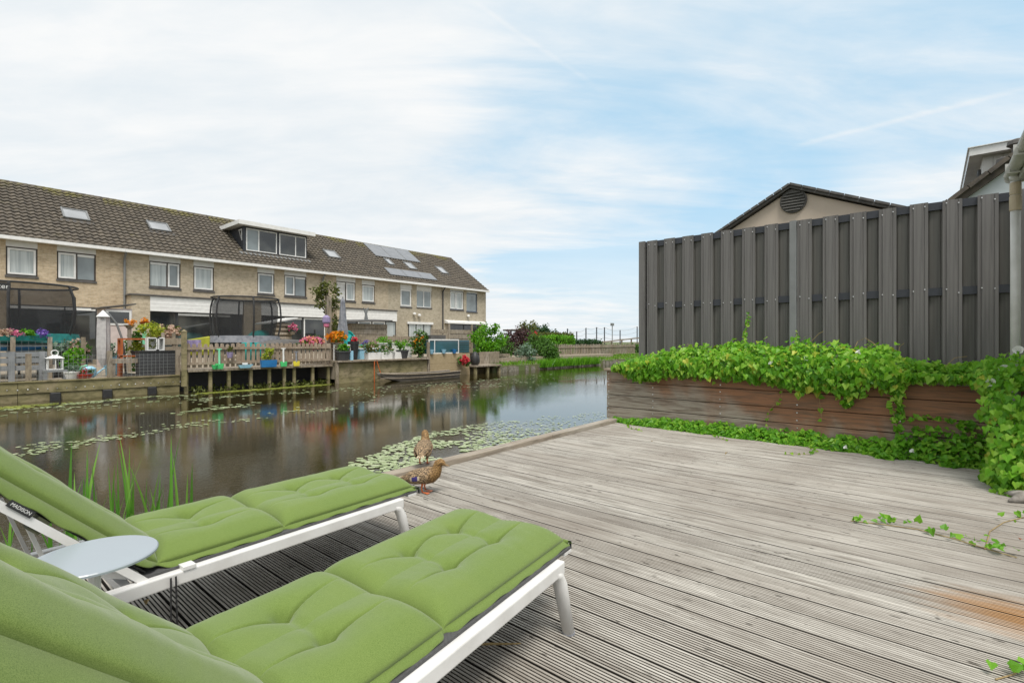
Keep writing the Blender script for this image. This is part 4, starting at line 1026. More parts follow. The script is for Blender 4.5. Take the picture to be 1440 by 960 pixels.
M_BILL = mat('duck_bill', (.16,.13,.07), (.22,.12,.04), .5, 30); M_DLEG = mat('orange_duck_leg', (.62,.17,.05), (.5,.12,.035), .55, 30)
M_SPEC = mat('violet_speculum', (.06,.035,.22), (.05,.04,.17), .4, 20)
M_CREAM = mat('cream_feather', (.60,.52,.38), (.42,.33,.2), .7, 20)
def duck(label, loc, rz, turn=0, s=.93):
    t = thing('duck', label, 'duck', loc, rz, 'brown mottled ducks'); t.scale = (s,s,s)
    prof = [(-.235,0,.118,.006,.004),(-.205,0,.125,.028,.010),(-.165,0,.135,.048,.024),(-.115,0,.143,.068,.046),(-.05,0,.147,.082,.062),(.02,0,.150,.086,.076),(.075,0,.163,.080,.074),(.110,0,.188,.064,.060),(.125,0,.215,.047,.046),(.130,0,.240,.039,.040),(.140,0,.264,.037,.040),(.160,0,.275,.035,.036),(.182,0,.270,.026,.027),(.195,0,.262,.016,.016),(.212,0,.254,.0125,.008),(.232,0,.249,.0125,.0045),(.246,0,.247,.006,.003)]
    pts = [Vector(p[:3]) for p in prof]; n = 18; vs = []; fs = []; mi = []
    for i, p in enumerate(pts):
        d = (pts[min(i+1,len(pts)-1)]-pts[max(i-1,0)]).normalized(); b = Vector((0,1,0)); a = b.cross(d)*-1
        rot = Matrix.Rotation(turn*min(1,max(0,(p.x-.10)/.06)), 3, 'Z'); c = Vector((.13,0,0))
        for j in range(n):
            an = 2*math.pi*j/n; q = p+b*math.cos(an)*prof[i][3]+a*math.sin(an)*prof[i][4]
            if p.x > .10: q = rot@(q-c)+c
            vs.append(q)
    for i in range(len(pts)-1):
        for j in range(n): fs.append((i*n+j, i*n+(j+1)%n, (i+1)*n+(j+1)%n, (i+1)*n+j)); mi.append(1 if i >= 13 else 0)
    mb = MB(); mb.v = [tuple(v) for v in vs]; mb.f = fs+[tuple(range(n-1,-1,-1)), tuple((len(pts)-1)*n+j for j in range(n))]; mb.m = mi+[0,1]
    for sd in (-1, 1):                                     # legs grow out of the same body
        y = sd*.036
        mb.tube([(.005,y,.105),(.0,y,.075),(-.008,y,.045),(.002,y,.008)], [.020,.011,.0065,.007], 8, 2)
        mb.add([(-.012,y,.009),(.062,y-.028,.003),(.068,y,.004),(.062,y+.028,.003),(.03,y,.012)], [(0,1,4),(1,2,4),(2,3,4),(3,0,4)], 2)
    b = recalc(mb.build('body', [M_DUCK, M_BILL, M_DLEG], t, smooth=True))
    for sd in (-1, 1):
        w = MB(); nx, nz_ = 16, 7
        for i in range(nx+1):
            f = i/nx; x = .085-.29*f; top = .195-.060*f; lo = top-.085*math.sin(math.pi*min(1,.12+f*.9))**.7-.003
            for j in range(nz_+1):
                g = j/nz_; z = top+(lo-top)*g; half = .078*math.sqrt(max(.02, 1-((x+.03)/.215)**2))
                zz = (z-.150)/.072; y = half*math.sqrt(max(.06, 1-min(.94,zz*zz)))+.010
                w.v.append((x, sd*y, z))
        for i in range(nx):
            for j in range(nz_):
                k = 0
                if 6 <= i <= 8 and 1 <= j <= 3: k = 1
                elif (i in (5,9) and 1 <= j <= 3): k = 2
                w.f.append((i*8+j, i*8+j+1, (i+1)*8+j+1, (i+1)*8+j)); w.m.append(k)
        o = w.build('wing', [M_DUCK, M_SPEC, M_CREAM], t, smooth=True); sdm = o.modifiers.new('s','SOLIDIFY'); sdm.thickness = .006
        e = MB(); c = Vector((.13,0,0)); p = Matrix.Rotation(turn, 3, 'Z')@(Vector((.172,sd*.0285,.274))-c)+c
        e.lathe([(.001,-.004),(.0042,-.002),(.0042,.002),(.001,.004)], 8, p); e.build('eye', M_BLACK, t)
    w = MB()
    for y in (-.02,-.007,.007,.02): w.bar((-.19,y,.132),(-.248,y*1.5,.116),.014,.004)
    w.build('tail', M_CREAM, t)
    return t
ra = math.atan2(-FX, FY)                                    # heading to the right of the view
duck('brown mottled duck in profile with violet wing patch standing on the deck', (*onZ(596,692,0), .003), ra-.22, .0, .90)
duck('brown duck seen from behind perched on the edge board above the water', (3.08,3.69,.055), YAW+.05, .25, .97)

# ------------------------------------------------------------------ reeds in the near water margin
t = thing('twig', 'short brown twig lying in a deck groove under the nearer lounger', 'twig', (*onZ(690,908,0),.006))
mb = MB(); mb.tube([(-.05,.06,0),(0,.0,.004),(.05,-.05,0),(.08,-.09,.003)], [.003,.005,.004,.002], 5); mb.build('stick', M_DRY, t)
for px, py, lab in ((1432,757,'single orange dead leaf on the deck by the ivy runner'),(205,853,'small brown dead leaf between the two loungers'),(1020,640,'curled brown dead leaf near the ivy along the planter'),(915,560+60,'pale dead leaf near the corner of planter and edge board')):
    t = thing('dead_leaf', lab, 'leaf', (*onZ(px,py,0),.004)); mb = MB(); leaf(mb,(0,0,.004),rdir()+Vector((0,0,.1)),(0,0,1),.04,.6,0,.3); mb.build('blade', M_TERRA if px > 1400 else M_DRY, t)
def blade(mb, p, h, lean, w):
    p = Vector(p); az = R.uniform(0, 6.28); d = Vector((math.cos(az), math.sin(az), 0)); s = Vector((-math.sin(az+R.uniform(-.6,.6)), math.cos(az), 0)); n = 7; vs = []
    for i in range(n+1):
        f = i/n; q = p+Vector((0,0,h*f*(1-.10*lean*f)))+d*(lean*h*.45*f*f)
        ww = w*(.55+.9*f if f < .35 else .87*(1-((f-.35)/.65)**1.6)+.02)
        vs += [q-s*ww/2, q+d*ww*.14, q+s*ww/2]
    fs = []
    for i in range(n): fs += [(3*i,3*i+1,3*i+4,3*i+3),(3*i+1,3*i+2,3*i+5,3*i+4)]
    mb.add(vs, fs)
for x, y, nb, h in ((.34,4.00,4,.80),(.50,3.95,6,.92),(.62,3.92,8,.92),(.80,3.88,10,1.0),(.90,3.98,6,.9),(1.0,3.95,7,.93),(1.14,4.02,5,.98)):
    tag(o := (lambda mb: [blade(mb, (R.gauss(0,.05),R.gauss(0,.05),0), h*R.uniform(.62,1.06), R.uniform(0,.5), R.uniform(.020,.032)) for _ in range(nb)] and mb.build('reed_plant', V_REED, None, loc=(x,y,ZW)))(MB()), 'clump of upright green reed blades in the water behind the farther lounger', 'reed', 'reeds in the water beside the deck')
for x, y in ((.02,3.80),(-.12,3.82),(.18,3.82),(-.3,3.85)):
    mb = MB()
    for _ in range(8): blade(mb, (R.gauss(0,.06),R.gauss(0,.03),0), R.uniform(.45,.72), R.uniform(.1,.55), R.uniform(.026,.04))
    tag(mb.build('reed_plant', V_REED, None, loc=(x,y,ZW)), 'low clump of broad reed blades under the raised back of the farther lounger', 'reed', 'low reeds beneath the lounger')

# ------------------------------------------------------------------ leaves floating on the canal
def pad(mb, x, y, r, z, mi=0):
    n = 9; a0 = R.uniform(0,6.28); vs = [(x,y,z)]
    e = R.uniform(.75,1)
    for j in range(n):
        a = a0+.25+(2*math.pi-.5)*j/(n-1); vs.append((x+r*math.cos(a)*e*R.uniform(.92,1.05), y+r*math.sin(a), z+R.uniform(0,.004)))
    mb.add(vs, [(0,j,j+1) for j in range(1,n)], mi)
near = []
tries = 0
while len(near) < 2400 and tries < 40000:
    tries += 1
    x, y = R.uniform(3.0, 11.5), R.uniform(3.85, 6.9)
    far = lerp([(3.0,5.0),(3.6,5.65),(4.5,6.2),(5.6,6.55),(7,6.6),(9,5.9),(11.5,5.0)], x)+.25*mnoise.noise((x*1.5,0,3))
    if y > far: continue
    if R.random() > lerp([(3,1.0),(5.2,.9),(6.5,.5),(7.5,.3),(11.5,.12)], x): continue
    if mnoise.noise((x*1.6,y*1.6,7)) < -.30: continue
    r = R.uniform(.024,.048)*lerp([(3,1.15),(6,.95),(8,.6)], x)
    near.append((x,y,r))
near.sort(key=lambda q: math.hypot(q[0],q[1])-6*q[2])
near = [q for q in near if q[0]*(FY)-q[1]*FX > -3.0 or True]
for x, y, r in near[:260]:
    mb = MB(); pad(mb, 0, 0, r, 0)
    tag(mb.build('floating_leaf', V_PAD, None, loc=(x,y,ZW+.006+R.uniform(0,.004))), 'pale green leaf floating in the dense patch beside the deck edge and ducks', 'floating leaf', 'floating leaves beside the deck')
mb = MB()
for x, y, r in near[260:]: pad(mb, x, y, r, ZW+.006+R.uniform(0,.004))
def strip(pts, n, w, r0, r1, mi=0, clump=True):
    for i in range(n):
        f = R.random()*(len(pts)-1); k = min(int(f), len(pts)-2); a, b = Vector(pts[k]), Vector(pts[k+1]); p = a.lerp(b, f-k)
        q = p+Vector((R.gauss(0,w*2), R.gauss(0,w)))
        if clump and mnoise.noise((q.x*.9,q.y*2.0,2)) < -.05: continue
        if q.y > 17.0: continue
        pad(mb, q.x, q.y, R.uniform(r0,r1), ZW+.006+R.uniform(0,.004), mi)
P2 = lambda px, py: onZ(px, py, ZW)
strip([P2(0,645),P2(60,632),P2(120,620),P2(200,606),P2(290,594),P2(400,582),P2(470,574)], 380, .22, .02, .05)
strip([P2(-20,585),P2(60,572),P2(150,562),P2(240,557)], 700, .42, .025, .07)
strip([P2(-20,577),P2(60,566),P2(200,556)], 800, .22, .03, .07, 1, False)
strip([P2(290,553),P2(380,547),P2(455,541)], 900, .12, .03, .08, 1, False)
strip([P2(240,565),P2(330,557),P2(420,552),P2(520,546),P2(640,539),P2(760,527)], 420, .38, .025, .065)
strip([P2(260,580),P2(330,570)], 60, .2, .04, .08)
strip([P2(500,560),P2(620,548),P2(740,536)], 420, .8, .02, .05)  # small pale leaves put in for the bright glints on rippled water
struct(mb.build('floating_leaves_and_glints', [V_PAD, V_ALGAE]), 'stuff')

# ------------------------------------------------------------------ far bank: quays and terraces
M_TERR = mat('terrace_boards', (.33,.28,.21), (.25,.21,.155), .85, 4, (2,12,1), bmp=.2)
def gx(px, Y): return onY(px, Y)[0]
def sc(px, Y): return onY(px, Y)[1]/700
struct(MB().box(-9, 5.22, 18.0, 30.25, -.2, .15).build('terrace', M_TERR))
struct(MB().box(5.225, 10.0, 18.32, 30.24, -.2, .365).build('terrace', M_TERR))
struct(MB().box(10.005, 17.0, 17.12, 30.24, -.2, .50).build('terrace', M_TERR))
struct(MB().box(17.005, 33.0, 18.0, 30.24, -.2, .30).build('terrace', M_TERR))
mb = MB(); mb.hexa([(18.6,16.9,-1.2),(200,16.9,-1.2),(200,18.4,-1.2),(18.6,18.4,-1.2)], [(18.6,16.95,-.05),(200,16.95,-.05),(200,18.4,.10),(18.6,18.4,.10)])
struct(mb.build('bank', M_GROUND))
t = thing('quay_wall', 'low mossy plank quay wall with black fender blocks below the grey bench', 'quay wall', (0,17.9,0))
mb = MB(); mb.box(-9, 5.2, .06, .10, .02, .155)
for a, b in ((-9,-2.2),(-2.19,1.6),(1.61,5.2)): mb.box(a, b, 0, .06, -.13, .155); mb.box(a, b, .03, .09, -.9, -.145)
mb.box(-9, 5.2, -.03, .10, .158, .19)
mb.build('plank', M_QUAY, t)
for px in (78, 151, 214):
    x = gx(px, 17.86); mb = MB(); mb.box(x-.11, x+.11, -.10, .0+.028, -.40, -.14); o = mb.build('fender', M_BLACK, t); bv = o.modifiers.new('b','BEVEL'); bv.width = .02
mb = MB()
for i in range(60):
    x = -6+i*.19; mb.tube([(x,-.008,-.03+R.gauss(0,.008)),(x,.004,-.03)], .014, 6)
mb.build('bolt', M_SCREW, t)
t = thing('overhanging_deck', 'narrow garden deck on thin posts over dark water carrying the picket fence', 'deck', (5.2,17.2,.365))
mb = MB(); mb.box(.02, 4.78, 0, 1.1, -.075, -.01); mb.build('deck_edge', M_OLD, t)
mb = MB(); mb.box(.03, 4.77, 1.08, 1.11, -1.4, -.08); mb.build('back_wall_or_shade', M_BLACK, t)  # black sheet standing in for the deep shade under the deck
for k, px in enumerate((262,296,322,353,379,400,414,440,462)):
    x = gx(px, 17.3)-5.2; mb = MB(); mb.box(x-.045, x+.045, .08, .17, -1.4, -.08); mb.build('post', M_QUAY, t)
t = thing('quay_wall', 'taller mossy plank quay wall beside the moored punt', 'quay wall', (10.0,16.9,0))
mb = MB()
for z0, z1 in ((-.9,-.16),(-.155,.16),(.165,.44)): mb.box(0, 4.3, 0, .09, z0, z1)
mb.build('plank', M_QUAY, t); mb = MB(); mb.box(-.06, 4.35, -.14, .3, .445, .50); mb.build('cap_board', M_OLD, t)
mb = MB(); mb.box(-.08,.02,-.05,.05,-1,.45); mb.box(4.32,4.42,-.05,.05,-1,1.2); mb.build('post', M_OLD, t)
t = thing('quay_wall', 'pale plank wall under the greenhouse window at the water', 'quay wall', (14.45,17.0,0))
mb = MB()
for z0, z1 in ((-.9,-.1),(-.095,.22),(.225,.66)): mb.box(0, 2.6, 0, .09, z0, z1)
mb.build('plank', mat('pale_sawn_plank', (.42,.33,.20), (.35,.27,.15), .8, 3, (2,2,9), bmp=.2), t)
t = thing('landing_stage', 'small low landing stage past the greenhouse window', 'landing stage', (17.0,16.6,.05))
MBx = MB(); MBx.box(0, 1.9, -.05, 1.0, -.05, .02); MBx.build('deck_board', M_OLD, t)
for x in (.1, .95, 1.8): mb = MB(); mb.box(x-.06, x+.06, .02, .14, -1.2, -.052); mb.build('post', M_QUAY, t)
mb = MB(); mb.box(.0, 1.9, .8, .9, -1.2, -.052); mb.build('back_wall_or_shade', M_QUAY, t)
t = thing('bank_edging', 'rough stone edging along the grassy bank', 'edging', (18.9,16.85,-.25))
mb = MB()
x = 0
while x < 26:
    w = R.uniform(.35,.8); h = R.uniform(.07,.18); y = R.uniform(-.04,.06); q = R.uniform(.02,.06)
    mb.hexa([(x,y,-.4),(x+w,y+q,-.4),(x+w,.4,-.4),(x,.4,-.4)], [(x+.03,y+.03,h),(x+w-.03,y+q+.03,h*.95),(x+w,.4,h),(x,.4,h)]); x += w+.004
mb.build('stone', M_STONE, t)
def grass(name, x0, x1, y0, y1, zf, n, h, m=V_GRASS):
    mb = MB()
    for i in range(n):
        x, y = R.uniform(x0,x1), R.uniform(y0,y1); z = zf(x,y); hh = h*R.uniform(.4,1.2); a = R.uniform(0,6.28); w = .03
        d = Vector((math.cos(a),math.sin(a),0)); l = Vector((R.gauss(0,.35),R.gauss(0,.35),1))*hh; p = Vector((x,y,z))
        mb.add([p-d*w, p+d*w, p+l], [(0,1,2)])
    return struct(mb.build(name, m), 'stuff')
grass('bank_grass', 18.9, 44, 16.95, 19.0, lambda x,y: -.05+.10*(y-16.9), 4200, .17)
grass('waterside_grass', 22.5, 29, 16.75, 17.1, lambda x,y: -.25, 1500, .50, V_BRIGHT)
mb = MB()
for i in range(420): leaf(mb, (R.uniform(5.3,9.8), R.uniform(17.0,17.9), ZW+R.uniform(0,.12)), rdir(.3), rdir(.6), R.uniform(.06,.16), .6)
struct(mb.build('waterside_weeds', V_OLIVE), 'stuff')

# punt
t = thing('punt', 'long dark weathered wooden punt moored at the plank quay', 'boat', (11.35,16.25,ZW))
mb = MB(); st = [(0,.10,.34,.25),(.45,.26,.30,.08),(1.1,.40,.27,-.06),(2.6,.44,.25,-.08),(3.7,.40,.27,-.06),(4.0,.36,.28,.0)]
rings = []
for x, w, top, bot in st: rings.append([(x,-w,top),(x,-w*.85,bot),(x,w*.85,bot),(x,w,top),(x,w-.05,top),(x,w*.8-.04,bot+.05),(x,-w*.8+.04,bot+.05),(x,-w+.05,top)])
mb.v = [p for r in rings for p in r]
for i in range(5):
    for j in range(8): mb.f.append((i*8+j,i*8+(j+1)%8,(i+1)*8+(j+1)%8,(i+1)*8+j)); mb.m.append(0)
mb.f += [tuple(range(8)), tuple(range(47,39,-1))]; mb.m += [0,0]
recalc(mb.build('hull', M_BOAT, t))
mb = MB()
for s in (-1,1): mb.tube([(x, s*(w+.012), top+.0) for x,w,top,b in st], .022, 6); mb.tube([(x, s*(w*.95+.012), top*.45) for x,w,top,b in st], .014, 6)
mb.build('gunwale', M_OLD, t)
for x in (1.2, 2.9): mb = MB(); mb.box(x,x+.22,-.36,.36,.2,.225); mb.build('thwart', M_BOAT, t)
t = thing('ladder', 'orange rope ladder hanging from the quay into the water', 'ladder', (gx(528,16.8),16.78,.48))
mb = MB(); mb.tube([(-.06,.0,.03),(-.08,-.02,-.3),(-.09,-.04,-.85)], .02, 6); mb.tube([(.03,.0,.03),(.12,-.03,-.3),(.22,-.06,-.6)], .018, 6); mb.build('rope', M_ROPE, t)

# ------------------------------------------------------------------ generic garden pieces
def pot(par, r, h, m, name='pot', rim=True, taper=.75):
    mb = MB(); pr = [(r*taper,0),(r,h*.86),(r*1.08,h*.86),(r*1.08,h),(r*.95,h),(r*.92,h*.9)]; mb.lathe(pr, 14); return mb.build(name, m, par)
def plant(name, label, cat, px, Y, z, r, n, L, m, clumps=12, potspec=None, blossom=None, group=None, spread=.45, stem=True, x=None):
    X = gx(px, Y) if x is None else x
    t = thing(name, label, cat, (X, Y, z), 0, group); zz = 0
    if potspec: pot(t, *potspec[:3]); zz = potspec[1]*.9
    mb = MB(); bush(mb, (0,0,zz+r[2]*.95), r, n, L, clumps, spread); mb.build('leaves', m, t)
    if stem:
        mb = MB()
        for k in range(3): mb.tube([(R.gauss(0,.02),R.gauss(0,.02),zz*.8),(R.gauss(0,r[0]*.15),R.gauss(0,r[1]*.15),zz+r[2]*.6),(R.gauss(0,r[0]*.3),R.gauss(0,r[1]*.3),zz+r[2]*1.2)], [.02,.014,.006], 5)
        mb.build('stem', M_BARK, t)
    if blossom:
        bm_, bn, bs_ = blossom; mb = MB()
        for i in range(bn):
            d = rdir(.25); d.y = -abs(d.y); p = Vector((d.x*r[0]*R.uniform(.5,1.0), d.y*r[1]*R.uniform(.7,1.05), zz+r[2]*.95+d.z*r[2]*R.uniform(.6,1.05)))
            for k in range(4): leaf(mb, p, rdir(), Vector((0,-1,.5))+rdir()*.5, bs_*R.uniform(.7,1.2), .9)
        mb.build('blossom', bm_, t)
    return t
def trampoline(label, px, Y, rx, ztop, zpad, zg, padm, posts, net_m):
    t = thing('trampoline', label, 'trampoline', (gx(px,Y), Y, zg)); H = ztop-zg; P = zpad-zg; ry = rx*.95
    n = 40; C = lambda r, z: [(rx*r*math.cos(2*math.pi*k/n), ry*r*math.sin(2*math.pi*k/n), z) for k in range(n+1)]
    mb = MB(); mb.tube(C(1.0,H), .03, 6); mb.build('top_ring', M_BLACK, t)
    mb = MB(); a = C(1.02,P+.03); b = C(1.05,P-.24); c = C(.80,P+.04)
    mb.v = a+b+c; k = n+1
    for i in range(n): mb.f += [(i,i+1,k+i+1,k+i),(2*k+i,2*k+i+1,i+1,i)]; mb.m += [0,0]
    mb.build('safety_pad', padm, t)
    mb = MB(); a = C(.8,P+.02); mb.v = a[:-1]; mb.f = [tuple(range(n))]; mb.m = [0]; mb.build('jump_mat', M_BLACK, t)
    mb = MB(); rows = [(.86,P+.03),(.93,P+.5),(.97,P+(H-P)*.55),(.97,P+(H-P)*.8),(.90,H-.12),(.97,H)]
    for r, z in rows: mb.v += C(r,z)
    for j in range(len(rows)-1):
        for i in range(n): mb.f.append((j*k+i,j*k+i+1,(j+1)*k+i+1,(j+1)*k+i)); mb.m.append(0)
    mb.build('net', net_m, t, smooth=True)
    for q in range(posts):
        an = 2*math.pi*(q+.35)/posts; ca, sa = math.cos(an), math.sin(an); mb = MB()
        pr = [(1.0,0),(1.0,P),(1.06,P+.3),(1.10,P+(H-P)*.5),(1.07,P+(H-P)*.8),(1.0,H)]
        mb.tube([(rx*r*ca, ry*r*sa, z) for r, z in pr], .036, 7); mb.build('post', M_BLACK, t)
    return t
def netm(name, op):
    mt, nt, bs, N, L = nodes(name); bs.inputs['Base Color'].default_value = (.018,.019,.021,1); bs.inputs['Roughness'].default_value = .8
    tr = N('ShaderNodeBsdfTransparent'); mx = N('ShaderNodeMixShader'); mx.inputs[0].default_value = op
    L(tr.outputs[0], mx.inputs[1]); L(bs.outputs[0], mx.inputs[2]); L(mx.outputs[0], nt.nodes['Material Output'].inputs[0]); return mt
NET = netm('black_netting', .58)
tr1 = trampoline('round trampoline with black net and teal skirt at the left edge', 20, 21.3, 1.46, 2.92, 1.42, .15, M_TEAL, 6, NET)
q = gx(5, 19.9)-tr1.location.x
mb = MB(); mb.box(q-.36, q+.14, -1.44, -1.42, 2.50, 2.72); bn = mb.build('banner', M_BLACK, tr1)
text_mesh('boxer', .19, 'lettering', M_WHITE, bn, Matrix.Translation((q-.12,-1.446,2.61))@Matrix.Rotation(rad(90),4,'X'), .001)
trampoline('round trampoline with black net and grey skirt behind the picket fence', 346, 22.2, 1.28, 3.03, 1.42, .365, M_GREYFAB, 6, NET)

# left garden ------------------------------------------------------
t = thing('wire_fence', 'low garden fence of thin wire mesh on old wooden posts above the quay', 'fence', (0,17.98,.19))
for px in (-30, 40, 154, 250):
    x = gx(px, 17.98); mb = MB(); mb.box(x-.055, x+.055, -.055, .055, -.34, .74+R.uniform(-.04,.03)); mb.build('post', M_OLD, t)
mb = MB(); xa, xb = -3.0, 5.1
for k in range(int((xb-xa)/.1)): x = xa+k*.1; mb.bar((x,.03,.0),(x,.03,.68),.005,.005)
for k in range(7): z = .04+k*.10; mb.bar((xa,.03,z),(xb,.03,z),.005,.005)
mb.build('mesh', M_STEEL, t)
t = thing('wire_fence', 'taller wire fence with pale posts behind the grey bench', 'fence', (0,19.6,.15))
for px in (18, 70, 117):
    x = gx(px, 19.6); mb = MB(); mb.box(x-.05, x+.05, -.05, .05, 0, 1.20); mb.build('post', M_OLD, t)
mb = MB(); xa, xb = gx(-20,19.6), gx(117,19.6)
for k in range(int((xb-xa)/.14)): x = xa+k*.14; mb.bar((x,.03,.1),(x,.03,1.1),.005,.005)
for k in range(8): z = .1+k*.14; mb.bar((xa,.03,z),(xb,.03,z),.005,.005)
mb.build('mesh', M_STEEL, t)
x0, x1 = gx(-14, 18.5), gx(66, 18.5)
t = thing('garden_bench', 'grey slatted garden bench with its back to the water', 'bench', ((x0+x1)/2,18.5,.15)); w = (x1-x0)/2
mb = MB()
for z in (.30,.50,.66): mb.box(-w, w, -.02, .015, z, z+.13)
mb.build('backrest', M_GREYSLAT, t)
mb = MB(); mb.box(-w, w, .02, .55, .34, .38); mb.build('seat', M_GREYSLAT, t)
for x in (-w+.1, -.15, w-.1): mb = MB(); mb.box(x-.06, x+.06, -.06, -.022, 0, .80); mb.build('leg', M_GREYSLAT, t)
for x in (-w+.1, w-.1): mb = MB(); mb.box(x-.05, x+.05, .45, .54, 0, .338); mb.build('leg', M_GREYSLAT, t)
x = gx(77, 18.3)
t = thing('low_stool', 'low grey stool under the white lantern', 'stool', (x,18.3,.19))
mb = MB(); mb.box(-.24,.24,-.18,.18,.20,.26); mb.build('seat', M_GREYSLAT, t)
for a in (-.2,.2):
    for b in (-.14,.14): mb = MB(); mb.box(a-.035,a+.035,b-.035,b+.035,0,.198); mb.build('leg', M_GREYSLAT, t)
t = thing('lantern', 'white metal candle lantern with ring handle beside the grey bench', 'lantern', (x,18.3,.452)); t.scale = (.86,.86,.86)
mb = MB()
for a in (-.17,.17):
    for b in (-.13,.13): mb.box(a-.014,a+.014,b-.014,b+.014,0,.36)
mb.box(-.19,.19,-.15,.15,0,.03); mb.box(-.012,.012,-.142,-.118,.03,.36); mb.build('frame', M_WHITE, t)
mb = MB(); mb.add([(-.22,-.18,.36),(.22,-.18,.36),(.22,.18,.36),(-.22,.18,.36),(-.06,-.05,.46),(.06,-.05,.46),(.06,.05,.46),(-.06,.05,.46)], [(3,2,1,0),(0,1,5,4),(1,2,6,5),(2,3,7,6),(3,0,4,7),(4,5,6,7)]); mb.build('roof', M_WHITE, t)
mb = MB(); mb.tube([(.085*math.cos(a), 0, .53+.085*math.sin(a)) for a in [math.pi*2*k/16 for k in range(17)]], .014, 6); mb.build('handle', M_WHITE, t)
mb = MB(); mb.lathe([(.05,.03),(.05,.16),(.01,.17)], 10); mb.build('candle', M_STUCCO, t)
plant('potted_shrub', 'bright green leafy shrub behind the white pot and lantern', 'shrub', 101, 18.75, .15, (.28,.25,.42), 420, .10, V_BRIGHT, 10, (.16,.2,M_GREYSLAT))
plant('potted_plant', 'small grey-green plant in a white pot at the quay edge', 'potted plant', 100, 18.2, .19, (.16,.14,.10), 130, .07, V_GREYG, 7, (.18,.20,M_WHITE), stem=False)
plant('potted_plant', 'small plant in a red bowl at the quay edge', 'potted plant', 118, 18.2, .19, (.16,.13,.09), 120, .07, V_MID, 7, (.20,.11,M_REDP), (B_RED,10,.04), stem=False)
t = thing('watering_can', 'pale mint watering can lying by the red bowl', 'watering can', (gx(126,18.35),18.35,.19))
mb = MB(); mb.lathe([(.10,0),(.15,.05),(.15,.26),(.06,.33),(.05,.33)], 14); mb.build('body', M_LBLUE, t)
mb = MB(); mb.tube([(.13,0,.08),(.26,0,.2),(.36,0,.28)], [.03,.02,.02], 8); mb.lathe([(.02,.26),(.06,.32),(.06,.33)],10,(.37,0,0)); mb.build('spout', M_LBLUE, t)
mb = MB(); mb.tube([(-.14,0,.08),(-.24,0,.18),(-.18,0,.32),(-.05,0,.36)], .017, 7); mb.build('handle', M_MINT, t)
# kayak on trestle, flower trough, shrubs behind
t = thing('kayak', 'blue and white kayak lying on a white trestle behind the bench', 'kayak', (gx(8,20.3),20.3,.96))
mb = MB(); st = [(-1.7,.02,.02),(-1.2,.2,.08),(-.4,.31,.12),(.4,.3,.12),(1.0,.2,.08),(1.45,.02,.03)]
for kk in (0,1):
    pts = [Vector((x,0,.10 if kk else .08)) for x,_,_ in st]; o = len(mb.v); n = 10
    for (x, w_, h) in st:
        for j in range(n+1): a = math.pi*j/n; mb.v.append((x, w_*math.cos(a), .11+(h*math.sin(a) if kk else -h*1.1*math.sin(a))))
    for i in range(5):
        for j in range(n): mb.f.append((o+i*(n+1)+j,o+i*(n+1)+j+1,o+(i+1)*(n+1)+j+1,o+(i+1)*(n+1)+j)); mb.m.append(kk)
mb.build('hull', [M_BLUEP, M_KAYAKWHITE], t, smooth=True)
mb = MB(); mb.lathe([(.20,.215),(.22,.235),(.17,.235)], 16, sx=1.8); mb.build('cockpit_rim', M_BLACK, t)
t = thing('trestle', 'white trestle carrying the blue kayak', 'trestle', (gx(8,20.3),20.3,.15))
mb = MB()
for x in (-1.0,.9): mb.box(x-.04,x+.04,-.3,.3,.74,.80)
mb.box(-1.0,.9,-.04,.04,.66,.73); mb.build('beam', M_WHITE, t)
for x in (-1.0,.9):
    for y in (-.25,.25): mb = MB(); mb.box(x-.035,x+.035,y-.035,y+.035,0,.738); mb.build('leg', M_WHITE, t)
t = thing('flower_trough', 'flower trough of pink purple and green heads on the fence by the trampoline', 'flower trough', (gx(16,19.7),19.7,1.28))
mb = MB(); mb.hexa([(-.75,-.08,-.04),(.75,-.08,-.04),(.75,.10,-.04),(-.75,.10,-.04)], [(-.78,-.12,.10),(.78,-.12,.10),(.78,.12,.10),(-.78,.12,.10)]); mb.build('trough', M_TEAL, t)
for k, (xx, m_) in enumerate(((-.6,V_BRIGHT),(-.36,B_PALE),(-.14,B_PALE),(.10,B_PINK),(.36,V_BRIGHT),(.62,B_VIOLET))):
    mb = MB(); bush(mb, (xx,-.02,.18), (.14,.12,.12), 110, .08, 6, .8); mb.build('flower_head', m_, t)
plant('lavender', 'grey-green lavender mound beside the teal trampoline skirt', 'shrub', 84, 20.0, .15, (.48,.35,.38), 420, .12, V_GREYG, 10, (.36,.42,M_CHARWOVEN), stem=False)
plant('potted_plant', 'cream-flowered plant in a dark tub left of the folded parasol', 'potted plant', 109, 20.0, .15, (.30,.3,.35), 300, .10, V_MID, 9, (.26,.50,M_CHARWOVEN), (B_PALE,22,.09), stem=False)
plant('potted_plant', 'grey-green plant in a small tub right of the folded parasol', 'potted plant', 157, 20.0, .15, (.24,.24,.22), 200, .09, V_GREYG, 8, (.20,.62,M_LBLUE), stem=False)
